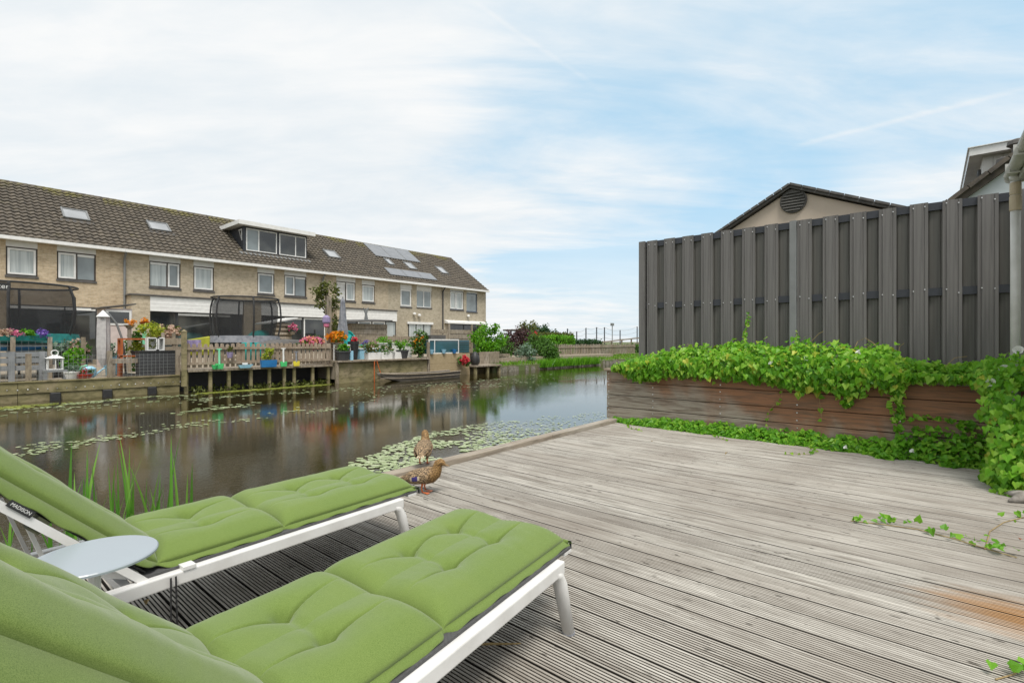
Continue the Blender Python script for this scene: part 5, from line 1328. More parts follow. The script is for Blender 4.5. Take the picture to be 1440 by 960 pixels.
# cantilever parasol
X, Y = gx(145,19.3), 19.3
t = thing('parasol', 'folded pale cantilever parasol hanging from a curved pole', 'parasol', (X,Y,.15))
mb = MB(); n = 14; pr = [(.02,1.98),(.17,1.80),(.19,1.5),(.20,.9),(.17,.55),(.05,.28)]
for k, (r, z) in enumerate(pr):
    for j in range(n): a = 2*math.pi*j/n; rr = r*(1+.22*math.cos(5*a+k*.3)); mb.v.append((rr*math.cos(a), rr*math.sin(a)*.8, z))
for i in range(5):
    for j in range(n): mb.f.append((i*n+j,i*n+(j+1)%n,(i+1)*n+(j+1)%n,(i+1)*n+j)); mb.m.append(0)
mb.v = [(a*.8, b*.8, c) for a, b, c in mb.v]; mb.build('canopy', M_PARASOL, t)
mb = MB(); mb.tube([(.0,0,2.0),(.16,.02,1.88),(.34,.03,1.6),(.46,.04,1.2),(.53,.05,.75),(.57,.05,.0)], .032, 8); mb.build('pole', M_ZINC, t)
mb = MB(); mb.lathe([(.28,0),(.28,.05),(.05,.08)], 18, (.57,.05,0)); mb.build('base', M_SLATE, t)
mb = MB(); mb.lathe([(.01,2.02),(.03,2.0),(.175,1.82)], 12); mb.build('cap', M_WHITE, t)
# cabin
t = thing('garden_cabin', 'narrow pale pink garden cabin with dark sloping roof beside the brick extension', 'cabin', (gx(167,25.5),25.5,.15))
mb = MB(); mb.box(-.46,.46,0,1.4,0,1.72); mb.build('wall', M_SHEDPINK, t)
mb = MB(); mb.box(-.42,.42,-.03,-.002,1.74,2.35); w_ = mb.build('window', M_WHITE, t); mb = MB(); mb.box(-.34,.34,-.04,-.031,1.82,2.28); mb.build('pane', GD, w_)
mb = MB(); mb.box(-.45,.45,.002,1.4,1.722,2.42); mb.build('upper_wall', M_SHEDPINK, t)
mb = MB(); mb.hexa([(-.62,-.12,2.40),(.56,-.12,2.60),(.56,1.5,2.60),(-.62,1.5,2.40)], [(-.62,-.12,2.45),(.56,-.12,2.66),(.56,1.5,2.66),(-.62,1.5,2.45)]); mb.build('roof', M_SLATE, t)
mb = MB(); mb.box(-.40,.40,-.025,-.002,.04,1.66); d_ = mb.build('door', M_SHEDPINK, t); mb = MB(); mb.tube([(.30,-.05,.9),(.30,-.05,1.0)], .015, 6); mb.build('handle', M_STEEL, d_)
for px, py, lab in ((182,456,'orange flowers in a basket hung beside the pink cabin'), (203,452,'orange flowers on a mint post left of the extension window')):
    Y = 21.5; X = gx(px,Y); z = zat(py, onY(px,Y)[1])
    t = thing('flower_stand', lab, 'flower stand', (X,Y,.15)); h = z-.15
    mb = MB(); mb.box(-.05,.05,-.05,.05,0,h-.12); mb.build('post', M_MINT if px > 190 else M_OLD, t)
    mb = MB(); mb.lathe([(.08,h-.14),(.17,h-.02),(.16,h-.02)], 12); mb.build('basket', M_TERRA if px > 190 else M_OLD, t)
    mb = MB(); bush(mb, (0,0,h+.05), (.16,.14,.12), 90, .08, 7); mb.build('blossom', B_ORANGE, t)
plant('potted_shrub', 'dark green climbing shrub between the two orange flower stands', 'shrub', 193, 21.9, .15, (.34,.3,.85), 420, .13, V_MID, 14)
plant('potted_plant', 'yellow leafed plant on a tall stand above the white crate', 'potted plant', 212, 19.6, 1.12, (.34,.3,.26), 330, .10, V_YELLOW, 10, (.18,.2,M_TERRA), stem=False)
plant('potted_plant', 'pink and bronze flowering plant on a tall stand before the fascia window', 'potted plant', 236, 20.6, 1.15, (.42,.34,.26), 330, .11, V_OLIVE, 10, (.2,.2,M_TERRA), (B_PALE,40,.10), stem=False)
for px, Y, h in ((212,19.6,.97),(236,20.6,1.0)):
    t = thing('plant_stand', 'tall wooden stand under the yellow leafed plant' if px < 220 else 'tall wooden stand under the pink and bronze plant', 'plant stand', (gx(px,Y),Y,.15))
    mb = MB(); mb.box(-.26,.26,-.22,.22,h-.05,h-.0); mb.build('shelf', M_OLD, t)
    for a in (-.22,.22):
        for b in (-.18,.18): mb = MB(); mb.box(a-.025,a+.025,b-.025,b+.025,0,h-.052); mb.build('leg', M_OLD, t)
x = gx(192,19.0)
t = thing('potting_table', 'orange-brown open frame table holding plants behind the mesh fence', 'table', (x,19.0,.15))
mb = MB(); mb.box(-.44,.44,-.2,.2,1.12,1.17); mb.box(-.44,.44,-.2,.2,.60,.64); mb.build('shelf', M_TERRA, t)
for a in (-.41,.41):
    for b in (-.17,.17): mb = MB(); mb.box(a-.03,a+.03,b-.03,b+.03,.0,1.118 if True else 0); mb.build('leg', M_TERRA, t)
plant('potted_plant', 'pale variegated plant in a black pot on the orange-brown table', 'potted plant', 190, 19.0, .79, (.26,.14,.13), 170, .08, V_YELLOW, 8, (.12,.14,M_BLACK), stem=False)
t = thing('wooden_bench', 'rough wooden bench in front of the orange-brown table', 'bench', (gx(180,18.55),18.55,.15))
mb = MB(); mb.box(-.45,.45,-.16,.16,.42,.55); mb.build('seat', M_OLD, t)
for a in (-.38,.38): mb = MB(); mb.box(a-.05,a+.05,-.14,.14,0,.418); mb.build('leg', M_OLD, t)
x0, x1 = gx(194,18.35), gx(247,18.35)
t = thing('planter_box', 'large charcoal woven planter box behind the wire mesh', 'planter', ((x0+x1)/2,18.4,.15)); w = (x1-x0)/2
mb = MB()
mb.box(-w,w,-.22,.22,0,.74); mb.build('box', M_CHARWOVEN, t); mb = MB(); mb.box(-w-.02,w+.02,-.24,.24,.742,.79); mb.build('rim', M_BLACK, t)
for k, px in enumerate((214, 224)):
    t = thing('wooden_crate', ('white slatted crate with a wreath in it on the charcoal planter','white open crate right of the wreath crate on the charcoal planter')[k], 'crate', (gx(px,18.42),18.42,.942))
    mb = MB(); a = .155 if k == 0 else .11; h = .40
    mb.box(-a,-a+.03,-.12,.12,0,h); mb.box(a-.03,a,-.12,.12,0,h); mb.box(-a+.03,a-.03,-.12,.12,0,.03); mb.box(-a+.03,a-.03,-.12,.12,h-.03,h); mb.box(-a+.03,a-.03,.10,.12,.03,h-.03); mb.build('frame', M_WHITE, t)
    if k == 0:
        mb = MB()
        for i in range(60): an = R.uniform(0,6.28); leaf(mb, (.09*math.cos(an), -.09, .2+.11*math.sin(an)), rdir(), (0,-1,.3), .05); 
        mb.build('wreath', V_OLIVE, t)
x0, x1 = gx(228,18.75), gx(262,18.75)
t = thing('plank_screen', 'stepped screen of horizontal old planks left of the picket fence', 'fence', (x0,18.75,.15)); w = x1-x0
mb = MB()
for z in (.10,.40,.70,.98): mb.box(0,w,0,.03,z,z+.20)
mb.build('plank', M_OLD, t)
for x in (.04,w*.5,w-.04): mb = MB(); mb.box(x-.04,x+.04,.032,.11,0,1.35); mb.build('post', M_OLD, t)
t = thing('fence_post', 'tall mossy corner post where the picket fence begins', 'post', (gx(258,17.3),17.25,.365))
mb = MB(); mb.box(-.06,.06,-.06,.06,-.5,1.15); mb.add([(-.07,-.07,1.15),(.07,-.07,1.15),(.07,.07,1.15),(-.07,.07,1.15),(0,0,1.22)], [(0,1,4),(1,2,4),(2,3,4),(3,0,4),(3,2,1,0)]); mb.build('shaft', M_QUAY, t)

# picket fence on the overhanging deck ------------------------------
def picket(label, xa, xb, Y, z, h, pitch, w, m, ztop=None):
    t = thing('picket_fence', label, 'fence', (xa,Y,z)); L_ = xb-xa; mb = MB(); k = 0; x = 0
    while x < L_-w:
        hh = h*R.uniform(.96,1.03); q = []
        for j in range(7): a = math.pi*j/6; q.append((x+w/2+w/2*math.cos(a), 0, hh-w*.5+w/2*math.sin(a)))
        mb.prism([(x,0,.05),(x+w,0,.05)]+q, (0,.02,0)); x += pitch*R.uniform(.97,1.03)
    pk_ = recalc(mb.build('picket', m, t))
    for zz in (.22*h, .80*h): mb = MB(); mb.box(0, L_, -.045, -.003, zz-.04, zz+.04); mb.build('rail', m, t)
    n = max(2, round(L_/1.8))
    for k in range(n+1): x = L_*k/n; mb = MB(); mb.box(x-.04,x+.04,.022,.10,0,h*.98); mb.build('post', m, t)
picket('round-topped picket fence of grey brown wood on the overhanging deck', gx(262,17.28), gx(464,17.28), 17.28, .365, .80, .157, .105, M_PICKET)
tag_ = 0
Y = 20.6
t = thing('garden_chair', 'yellow-green lounge cushion chair behind the picket fence', 'chair', (gx(281,Y),Y,.365))
mb = MB(); mb.hexa([(-.42,-.2,.35),(.42,-.2,.35),(.42,.45,.35),(-.42,.45,.35)],[(-.45,-.25,.55),(.45,-.25,.55),(.45,.5,.5),(-.45,.5,.5)]); o = recalc(mb.build('seat', M_LIME, t)); bv=o.modifiers.new('b','BEVEL'); bv.width=.05; bv.segments=3
mb = MB(); mb.hexa([(-.42,.25,.55),(.42,.25,.55),(.42,.48,.55),(-.42,.48,.55)],[(-.30,.3,.92),(.46,.3,1.06),(.46,.45,1.06),(-.30,.45,.92)]); o = recalc(mb.build('backrest', M_LIME, t)); bv=o.modifiers.new('b','BEVEL'); bv.width=.05; bv.segments=3
for a in (-.38,.38):
    for b in (-.15,.42): mb = MB(); mb.box(a-.03,a+.03,b-.03,b+.03,0,.348); mb.build('leg', M_DARKFRAME, t)
t = thing('cloth', 'lilac patterned cloth hung on the start of the picket fence', 'cloth', (gx(270,17.42),17.43,1.05))
mb = MB(); n = 8
for j in range(n+1): x = -.25+.5*j/n; mb.v += [(x,.02*math.sin(j*2.1),.22),(x,.03*math.sin(j*1.7),.0),(x,.02*math.sin(j*2.5),-.14)]
for j in range(n): mb.f += [(3*j,3*j+1,3*j+4,3*j+3),(3*j+1,3*j+2,3*j+5,3*j+4)]; mb.m += [0,0]
o = mb.build('sheet', M_LILAC, t); sm=o.modifiers.new('s','SOLIDIFY'); sm.thickness=.012
# toys and boxes lined up along the foot of the picket fence
Y = 17.22
def onledge(name, label, cat, px): return thing(name, label, cat, (gx(px,Y-.02),Y-.05,.357))
t = onledge('plastic_crate', 'blue plastic crate with yellow flowers at the foot of the picket fence', 'crate', 376)
mb = MB(); mb.hexa([(-.24,-.12,0),(.24,-.12,0),(.24,.0,0),(-.24,.0,0)],[(-.26,-.14,.24),(.26,-.14,.24),(.26,.0,.24),(-.26,.0,.24)]); mb.build('crate', M_BLUEP, t)
mb = MB(); bush(mb, (0,-.07,.42), (.24,.08,.2), 160, .09, 8); mb.build('leaves', V_YELLOW, t)
def spade(label, px, mh, mbld, h=.62):
    t = onledge('toy_spade', label, 'toy', px); mb = MB(); mb.tube([(0,-.06,.14),(0,-.045,h)], .03, 8); mb.bar((-.07,-.045,h),(.07,-.045,h),.035,.035); mb.build('shaft', mh, t)
    mb = MB(); mb.hexa([(-.10,-.09,0),(.10,-.09,0),(.10,-.05,0),(-.10,-.05,0)],[(-.12,-.08,.17),(.12,-.08,.17),(.12,-.05,.17),(-.12,-.05,.17)]); mb.build('blade', mbld, t)
spade('mint toy spade with green blade leaning on the picket fence', 307, M_MINT, M_GREENP)
spade('white and orange toy spade with green blade leaning on the picket fence', 397, M_WHITE, M_GREENP)
spade('thin grey toy rake with yellow head leaning on the picket fence', 415, M_GREYFAB, M_YELLOWP, .5)
t = onledge('toy_boat', 'light blue toy boat beside the blue crate', 'toy', 344)
mb = MB(); mb.hexa([(-.18,-.1,0),(.12,-.1,0),(.12,.0,0),(-.18,.0,0)],[(-.24,-.12,.09),(.22,-.12,.11),(.22,.0,.11),(-.24,.0,.09)]); mb.build('hull', M_LBLUE, t); mb = MB(); mb.box(-.1,.05,-.09,-.02,.11,.17); mb.build('cabin', M_WHITE, t)
t = onledge('toy_bucket', 'small green toy bucket left of the mint spade', 'toy', 300)
mb = MB(); mb.lathe([(.06,0),(.09,.13),(.08,.13)],12,(0,-.08,0)); mb.build('bucket', M_GREENP, t)
for px, m_, lab in ((289,M_WHITE,'white hanging tag'),(318,M_LILAC,'lilac hanging pot'),(389,M_KAYAKWHITE,'tall white stick'),(407,M_WHITE,'second white stick')):
    pass
t = thing('pot_holder', 'lilac pot hung on the middle of the picket fence', 'pot', (gx(322,Y-.05),Y-.12,.70)); mb = MB(); mb.lathe([(.07,0),(.10,.18),(.09,.18)],12); mb.build('pot', M_LILAC, t); mb = MB(); bush(mb,(0,0,.24),(.13,.1,.1),70,.07,5); mb.build('leaves', V_OLIVE, t)
# things behind the picket fence
t = thing('play_tent', 'turquoise domed play tent seen through the trampoline net', 'tent', (gx(369,24.6),24.6,.365))
mb = MB(); mb.lathe([(1.0,0),(.98,.5),(.8,1.0),(.45,1.32),(.02,1.42)], 18); mb.build('dome', M_TURQ, t, smooth=True)
t = thing('playhouse', 'small log playhouse with sloping grey roof right of the trampoline', 'playhouse', (gx(397,23.6),23.6,.365))
mb = MB()
for k in range(8): mb.tube([(-.42,0,.16+k*.21),(.42,0,.16+k*.21)], .105, 7)
mb.box(-.40,.40,.05,1.2,0,1.75); mb.build('log_wall', M_OLD, t)
mb = MB(); mb.hexa([(-.75,-.2,1.66),(.65,-.2,1.95),(.65,1.4,1.95),(-.75,1.4,1.66)],[(-.75,-.2,1.72),(.65,-.2,2.02),(.65,1.4,2.02),(-.75,1.4,1.72)]); mb.build('roof', M_PANEL, t)
plant('hanging_basket', 'red flowers hanging beside the log playhouse', 'hanging basket', 411, 23.4, 1.55, (.26,.22,.2), 130, .1, V_DARK, 7, (.14,.14,M_OLD), (B_PINK,30,.10), stem=False)
t = thing('canoe', 'upturned dark canoe on the rack behind the picket fence', 'canoe', (gx(402,19.6),19.6,1.12))
mb = MB(); n=8; st=[(-1.1,.02,.02),(-.6,.26,.16),(0,.32,.2),(.6,.26,.16),(1.1,.02,.02)]
for x,w_,h in st:
    for j in range(n+1): a=math.pi*j/n; mb.v.append((x,w_*math.cos(a),h*math.sin(a)))
for i in range(4):
    for j in range(n): mb.f.append((i*(n+1)+j,i*(n+1)+j+1,(i+1)*(n+1)+j+1,(i+1)*(n+1)+j)); mb.m.append(0)
mb.build('hull', M_SLATE, t, smooth=True)
t = thing('canoe_rack', 'grey timber rack under the upturned canoe', 'rack', (gx(402,19.6),19.6,.365))
mb = MB(); mb.box(-.7,.7,-.25,.25,.68,.74); mb.build('beam', M_OLD, t)
for x in (-.6,.6):
    for y in (-.2,.2): mb = MB(); mb.box(x-.035,x+.035,y-.035,y+.035,0,.678); mb.build('leg', M_OLD, t)
plant('flower_box', 'flower box overflowing with pink orange and yellow blossom above the picket fence', 'flower box', 438, 17.75, .98, (.52,.22,.22), 300, .10, V_MID, 12, None, (B_MIX,110,.10), stem=False)
t = thing('pale_bench', 'pale wooden bench back beside the pink flower box', 'bench', (gx(455,18.1),18.1,.365)); mb = MB(); mb.box(-.35,.3,-.02,.02,.62,.98); mb.build('backrest', M_STUCCO, t)
mb = MB(); mb.box(-.35,.3,.03,.4,.40,.45); mb.build('seat', M_STUCCO, t)
for a in (-.3,.25): mb = MB(); mb.box(a-.03,a+.03,.022,.08,0,.98); mb.build('leg', M_STUCCO, t)
# pergola with climbing tree
t = thing('pergola', 'two tall grey timber posts with a top beam wrapped by a climber', 'pergola', (gx(463,17.6),17.6,.365))
for x, y, h in ((0,0,2.55),(.42,.9,2.7)): mb = MB(); mb.box(x-.06,x+.06,y-.06,y+.06,0,h); mb.build('post', M_OLD, t)
mb = MB(); mb.bar((-.1,-.2,2.45),(.52,1.1,2.62),.06,.12); mb.build('beam', M_OLD, t)
t = thing('climbing_tree', 'slender olive green tree growing over the pergola posts', 'tree', (gx(465,18.6),18.6,.365))
mb = MB(); mb.tube([(0,0,0),(.05,.02,.9),(-.03,.0,1.7),(-.1,.0,2.5),(-.15,0,2.9)], [.055,.05,.045,.035,.015], 8); mb.tube([(-.05,0,1.9),(-.45,.1,2.35),(-.7,.1,2.5)], [.03,.02,.008], 6); mb.tube([(-.08,0,2.2),(.4,.1,2.6)], [.025,.008], 6); mb.build('trunk', M_BARK, t)
mb = MB(); bush(mb, (-.22,0,2.62), (.72,.6,.62), 620, .13, 16, .38); bush(mb, (.2,0,1.2), (.3,.3,.9), 260, .12, 10, .4); mb.build('crown', V_OLIVE, t)
t = thing('hanging_lantern', 'purple paper lantern with pink base hanging from the pergola', 'lantern', (gx(459,17.45),17.45,1.75))
mb = MB(); mb.lathe([(.05,.0),(.10,.04),(.10,.14)],12); mb.build('base', B_PINK, t); mb = MB(); mb.lathe([(.10,.142),(.14,.2),(.14,.38),(.05,.46)],14); mb.build('shade', M_LILAC, t); mb = MB(); mb.tube([(0,0,.46),(.0,.02,.95)],.006,5); mb.build('cord', M_BLACK, t)
# right of the pergola
t = thing('parasol', 'closed dark grey parasol standing right of the pergola', 'parasol', (gx(482,18.0),18.0,.5))
mb = MB(); n=12
for k,(r,z) in enumerate([(.03,2.45),(.09,2.3),(.13,1.6),(.17,1.05),(.15,.8)]):
    for j in range(n): a=2*math.pi*j/n; rr=r*(1+.25*math.cos(6*a+k)); mb.v.append((rr*math.cos(a),rr*math.sin(a),z))
for i in range(4):
    for j in range(n): mb.f.append((i*n+j,i*n+(j+1)%n,(i+1)*n+(j+1)%n,(i+1)*n+j)); mb.m.append(0)
mb.build('canopy', M_GREYFAB, t); mb = MB(); mb.tube([(0,0,0),(0,0,2.5)],.025,8); mb.build('pole', M_ZINC, t); mb = MB(); mb.lathe([(.25,0),(.25,.06),(.05,.1)],16); mb.build('base', M_SLATE, t)
plant('potted_plant', 'orange and yellow flowers high beside the closed grey parasol', 'potted plant', 473, 17.5, .98, (.42,.25,.22), 200, .10, V_MID, 9, (.18,.2,M_OLD), (B_ORANGE,60,.11), stem=False)
t = thing('plant_column', 'slim timber column under the orange and yellow flowers', 'plant stand', (gx(473,17.5),17.5,.5)); mb = MB(); mb.box(-.12,.12,-.12,.12,.0,.42); mb.box(-.16,.16,-.16,.16,.422,.475); mb.build('column', M_OLD, t)
t = thing('garden_chair', 'turquoise round-backed plastic garden chair', 'chair', (gx(497,18.2),18.2,.5), .3)
mb = MB()
for k in range(7):
    a = (k-3)*.24; b = Vector((math.sin(a)*.18,.12,.42)); e = Vector((math.sin(a)*.62,.34,.60+.58*math.cos(a*1.15))); mb.bar(b, e, .125, .02, up=(0,1,-.3))
mb.tube([(.36*math.cos(a),.27,.78+.36*math.sin(a)) for a in [math.pi*k/12 for k in range(13)]], .03, 6); mb.build('backrest', M_TURQ, t)
mb = MB(); mb.hexa([(-.28,-.4,.38),(.28,-.4,.38),(.25,.14,.34),(-.25,.14,.34)],[(-.28,-.4,.41),(.28,-.4,.41),(.25,.14,.37),(-.25,.14,.37)]); mb.build('seat', M_TURQ, t)
for s in (-1,1):
    mb = MB(); mb.box(s*.38-.07,s*.38+.07,-.42,.2,.56,.585); mb.build('armrest', M_TURQ, t)
    mb = MB(); mb.box(s*.36-.02,s*.36+.02,-.40,-.30,0,.558); mb.build('leg', M_TURQ, t); mb = MB(); mb.bar((s*.30,-.3,.36),(s*.33,.55,.02),.03,.09); mb.build('leg', M_TURQ, t)
plant('potted_plant', 'tall tapered black pot with red flowers in front of the turquoise chair', 'potted plant', 497, 17.45, .5, (.2,.18,.12), 60, .09, V_DARK, 6, (.20,.72,M_BLACK), (B_RED,14,.09), stem=False)
plant('potted_plant', 'black tub of bright grass at the quay corner by the pergola', 'potted plant', 482, 17.1, .5, (.26,.18,.2), 160, .11, V_BRIGHT, 8, (.28,.36,M_CHARWOVEN), stem=False)
t = thing('low_gate', 'white painted rail behind the black tub', 'rail', (gx(480,17.35),17.4,.5)); mb = MB(); mb.box(-.3,.45,-.02,.02,.55,.6); mb.box(-.3,-.26,-.02,.02,0,.55); mb.box(.41,.45,-.02,.02,0,.55); mb.build('rail', M_WHITE, t)
t = thing('board', 'upright light blue board beside the black tub', 'board', (gx(494,17.1),17.1,.5)); mb = MB(); mb.box(-.07,.07,-.03,.03,0,.36); mb.build('panel', M_LBLUE, t)
t = thing('garden_shed', 'old plank lean-to with dark roof behind the yellow-green shrub', 'shed', (gx(520,21.5),21.5,.5))
mb = MB()
for k in range(6): mb.box(-1.0,1.05,0,.04,.05+k*.26,.29+k*.26)
mb.box(-.98,1.03,.042,1.4,0,1.6); mb.build('wall', M_OLD, t)
mb = MB(); mb.hexa([(-1.3,-.25,1.64),(1.2,-.25,1.76),(1.2,1.5,1.86),(-1.3,1.5,1.74)],[(-1.3,-.25,1.70),(1.2,-.25,1.82),(1.2,1.5,1.92),(-1.3,1.5,1.80)]); mb.build('roof', M_SLATE, t)
mb = MB(); mb.prism([(-.1,.3,1.8),(.12,.3,1.8),(.05,.3,2.1),(.14,.3,2.45),(-.02,.3,2.3),(-.16,.3,2.42),(-.05,.3,2.1)],(0,.05,0)); recalc(mb.build('weather_vane', M_ZINC, t))
plant('shrub', 'spreading yellow-green shrub in front of the plank lean-to', 'shrub', 534, 19.3, .5, (.85,.5,.50), 760, .12, V_BRIGHT, 18)
plant('potted_plant', 'small violet flowering plant left of the yellow-green shrub', 'potted plant', 513, 18.3, .95, (.16,.14,.1), 60, .08, B_VIOLET, 5, (.12,.16,M_OLD), stem=False)
t = thing('storage_bench', 'pale blue storage bench along the quay', 'bench', (gx(517,17.9),17.9,.5)); mb = MB(); mb.box(-.5,.5,-.2,.2,0,.40); mb.build('box', M_LBLUE, t); mb = MB(); mb.box(-.53,.53,-.23,.23,.402,.45); mb.build('lid', M_KAYAKWHITE, t)
for k, (px, w) in enumerate(((524,.30),(543,.34),(556,.26))):
    t = thing('planter_box', ('white planter box at the quay edge nearest the orange ladder','middle white planter box with a pink-tinged shrub on the quay','small white planter box left of the round black pot')[k], 'planter', (gx(px,17.15),17.15,.5))
    mb = MB(); mb.hexa([(-w*.95,-.14,0),(w*.95,-.14,0),(w*.95,.14,0),(-w*.95,.14,0)],[(-w,-.15,.28),(w,-.15,.28),(w,.15,.28),(-w,.15,.28)]); mb.build('box', M_WHITE, t)
    if k < 2:
        mb = MB(); bush(mb,(0,0,.46),(.40,.2,.26),260,.09,9); mb.build('leaves', V_MID if k else V_OLIVE, t); mb = MB()
        for i in range(30): leaf(mb,(R.gauss(0,.22),R.gauss(-.05,.1),.5+R.gauss(0,.12)),rdir(),rdir(.3),.07)
        mb.build('blossom', B_PALE, t)
t = thing('white_cabinet', 'white garden cabinet behind the planter boxes on the quay', 'cabinet', (gx(560,18.0),18.0,.5)); mb = MB(); mb.box(-.75,.75,0,.4,0,.62); mb.build('body', M_WHITE, t); mb = MB()
for x in (-.3,.28): mb.box(x-.1,x+.1,-.012,-.002,.1,.26); 
mb.build('opening', M_BLACK, t); mb = MB(); mb.box(-.78,.78,-.03,.43,.622,.66); mb.build('top', M_WHITE, t)
plant('potted_plant', 'light green plant in a round black pot at the end of the quay', 'potted plant', 566, 17.15, .5, (.32,.25,.28), 300, .09, V_BRIGHT, 10, (.26,.36,M_CHARWOVEN), stem=False)
plant('climbing_shrub', 'dense green climber with yellow flowers beside the greenhouse window', 'shrub', 589, 17.5, .5, (.50,.3,.62), 900, .12, V_MID, 20, None, (B_ORANGE,26,.08))
t = thing('plank_screen', 'weathered horizontal plank screen behind the white cabinet', 'fence', (gx(500,21.0),21.0,.5)); w = gx(604,21.0)-gx(500,21.0); mb = MB()
for k in range(4): mb.box(.3,w,0,.03,.05+k*.24,.26+k*.24)
mb.build('plank', M_OLD, t)
for x in (.3,w*.5,w-.05): mb = MB(); mb.box(x-.05,x+.05,.032,.12,0,1.05); mb.build('post', M_OLD, t)
# greenhouse window on the quay
x0, x1 = gx(603,17.05), gx(645,17.05); x2 = gx(660,17.05)
t = thing('greenhouse_window', 'long blue-green glass case with white frame on the pale plank wall', 'greenhouse', (x0,17.05,.665)); w = x1-x0; w2 = x2-x0
mb = MB(); mb.box(0,w,-.02,.03,.0,.05); mb.box(0,w,-.02,.03,.60,.66); mb.box(0,.04,-.02,.03,.05,.60); mb.box(w-.04,w,-.02,.03,.05,.60); mb.box(w*.17,w*.17+.04,-.02,.03,.05,.6); mb.build('frame', M_WHITE, t)
mb = MB(); mb.box(.04,w-.04,.0,.012,.05,.60); mb.build('pane', M_GLASSBLUE, t); mb = MB(); mb.box(.02,w-.02,.012+.02,.75,.0,.60); mb.build('case', M_GLASSBLUE, t)
mb = MB(); mb.box(w+.02,w2,.02,.06,.02,.62)
for k in range(5): mb.box(w+.02,w2,-.005,.018,.06+k*.115,.085+k*.115)
mb.build('shutter', M_GLASSBLUE, t); mb = MB(); mb.box(w*.1,w*.6,.1,.6,.665,.84); mb.build('roof_box', M_SLATE, t)
for k,(f,m_) in enumerate(((.02,M_LBLUE),(.42,M_LBLUE),(.78,M_BLUEP))):
    tt = thing('flower_pot', ('light blue pot at the left end of the glass case','pale blue pot in the middle of the glass case','bright blue bucket at the right of the glass case')[k],'pot',(x0+w*f+.05,16.97,.67)); mb=MB(); mb.lathe([(.07,0),(.12,.19),(.11,.19)],12); mb.build('pot', m_, tt)
    if k != 2:
        pass
t = thing('plank_screen', 'plank screen with a lattice top under the awning of the end house', 'fence', (gx(606,20.5),20.5,.3)); w = gx(663,20.5)-gx(606,20.5); mb = MB()
for k in range(6): mb.box(0,w,0,.03,.05+k*.26,.28+k*.26)
mb.build('plank', M_OLD, t); mb = MB()
for x in (0,w*.42,w): mb = MB(); mb.box(x-.05,x+.05,-.06,-.002,0,1.9 if x else 1.6); mb.build('post', M_OLD, t)
plant('flowering_plant', 'crimson flowering plant on the landing stage', 'plant', 653, 16.75, .07, (.30,.2,.26), 240, .10, V_MID, 9, None, (B_RED,44,.1))
t = thing('rubbish_bag', 'black bag slumped against the low plank bed', 'bag', (gx(669,16.9),16.95,.07)); mb = MB(); mb.lathe([(.16,0),(.24,.15),(.22,.42),(.10,.60),(.05,.66)],10); mb.build('bag', M_BLACK, t, smooth=True)
x0, x1 = gx(673,17.6), gx(700,17.6)
t = thing('raised_bed', 'low raised bed of pale planks under the bright green bush', 'raised bed', (x0,17.5,.07)); w = x1-x0; mb = MB()
mb.box(0,w,0,.06,0,.31); mb.box(0,w,.0,.06,.314,.62); mb.build('front_board', M_OLD, t); mb = MB(); mb.box(.02,w-.02,.062,1.3,0,.56); mb.build('soil', M_SOIL, t)
plant('bush', 'large round bright green bush beside the end house', 'bush', 686, 18.6, .30, (1.0,.9,.98), 2600, .15, V_BRIGHT, 34, spread=.36)
plant('bush', 'loose pale green bush right of the round bright bush', 'bush', 706, 19.4, .10, (.75,.7,.85), 900, .14, V_MID, 20)
plant('bush', 'dark purple leaved bush between the green bushes', 'bush', 729, 21.5, .10, (1.15,1.0,1.12), 2200, .16, V_PURPLE, 30)
plant('bush', 'olive topped bush behind the purple one', 'bush', 742, 24.0, .10, (1.0,1.0,1.45), 1200, .18, V_OLIVE, 20)
for k,(px,Y,h,w) in enumerate(((745,27,2.7,1.1),(757,27,2.8,1.0),(768,27,2.65,1.0),(777,27,2.2,.8))):
    X = gx(px,Y); t = thing('tree', ('leftmost dark green tree behind the purple bush','dark green tree second from the left behind the purple bush','dark green tree third from the left behind the hedges','smallest dark green tree nearest the wire posts')[k], 'tree', (X,Y,.12), 0, 'dark trees behind the hedges')
    mb = MB(); mb.tube([(0,0,0),(.05,0,h*.4),(0,.05,h*.75)],[.11,.08,.03],7); mb.tube([(.03,0,h*.4),(.5,.1,h*.7)],[.05,.015],6); mb.build('trunk', M_BARK, t)
    mb = MB(); bush(mb,(0,0,h*.62),(w,w,h*.36),1000,.2,18); mb.build('crown', V_DARK, t)
t = thing('garden_shelter', 'dark flat-roofed garden shelter glimpsed over the purple bush', 'shelter', (gx(744,26),26,.12)); mb = MB(); mb.box(-1.3,1.3,-.1,1.8,1.98,2.12); mb.build('roof', M_SLATE, t)
for x in (-1.2,1.2): mb = MB(); mb.box(x-.06,x+.06,0,.12,0,1.978); mb.build('post', M_OLD, t)
plant('flowering_bush', 'round red flowering bush above the ivy mound', 'bush', 751, 23.2, 1.05, (.36,.3,.32), 200, .13, V_MID, 9, (.2,.3,M_OLD), (B_RED,70,.12), stem=False)
t = thing('plant_column', 'dark timber column carrying the red flowering bush', 'plant stand', (gx(751,23.2),23.2,.1)); mb = MB(); mb.box(-.15,.15,-.15,.15,0,.945); mb.build('column', M_OLD, t)
plant('ivy_mound', 'sloping mound of green ivy running down to the water', 'shrub', 757, 19.2, -.05, (1.5,.8,.85), 2600, .15, V_MID, 34, spread=.38)
plant('ivy_mound', 'lower ivy mound at the left end of the far picket fence', 'shrub', 774, 18.0, -.1, (.8,.6,.62), 1300, .14, V_MID, 20, spread=.4)
plant('lavender', 'soft grey-green shrub beside the ivy mound', 'shrub', 738, 18.2, .0, (.75,.5,.55), 600, .14, V_GREYG, 14)
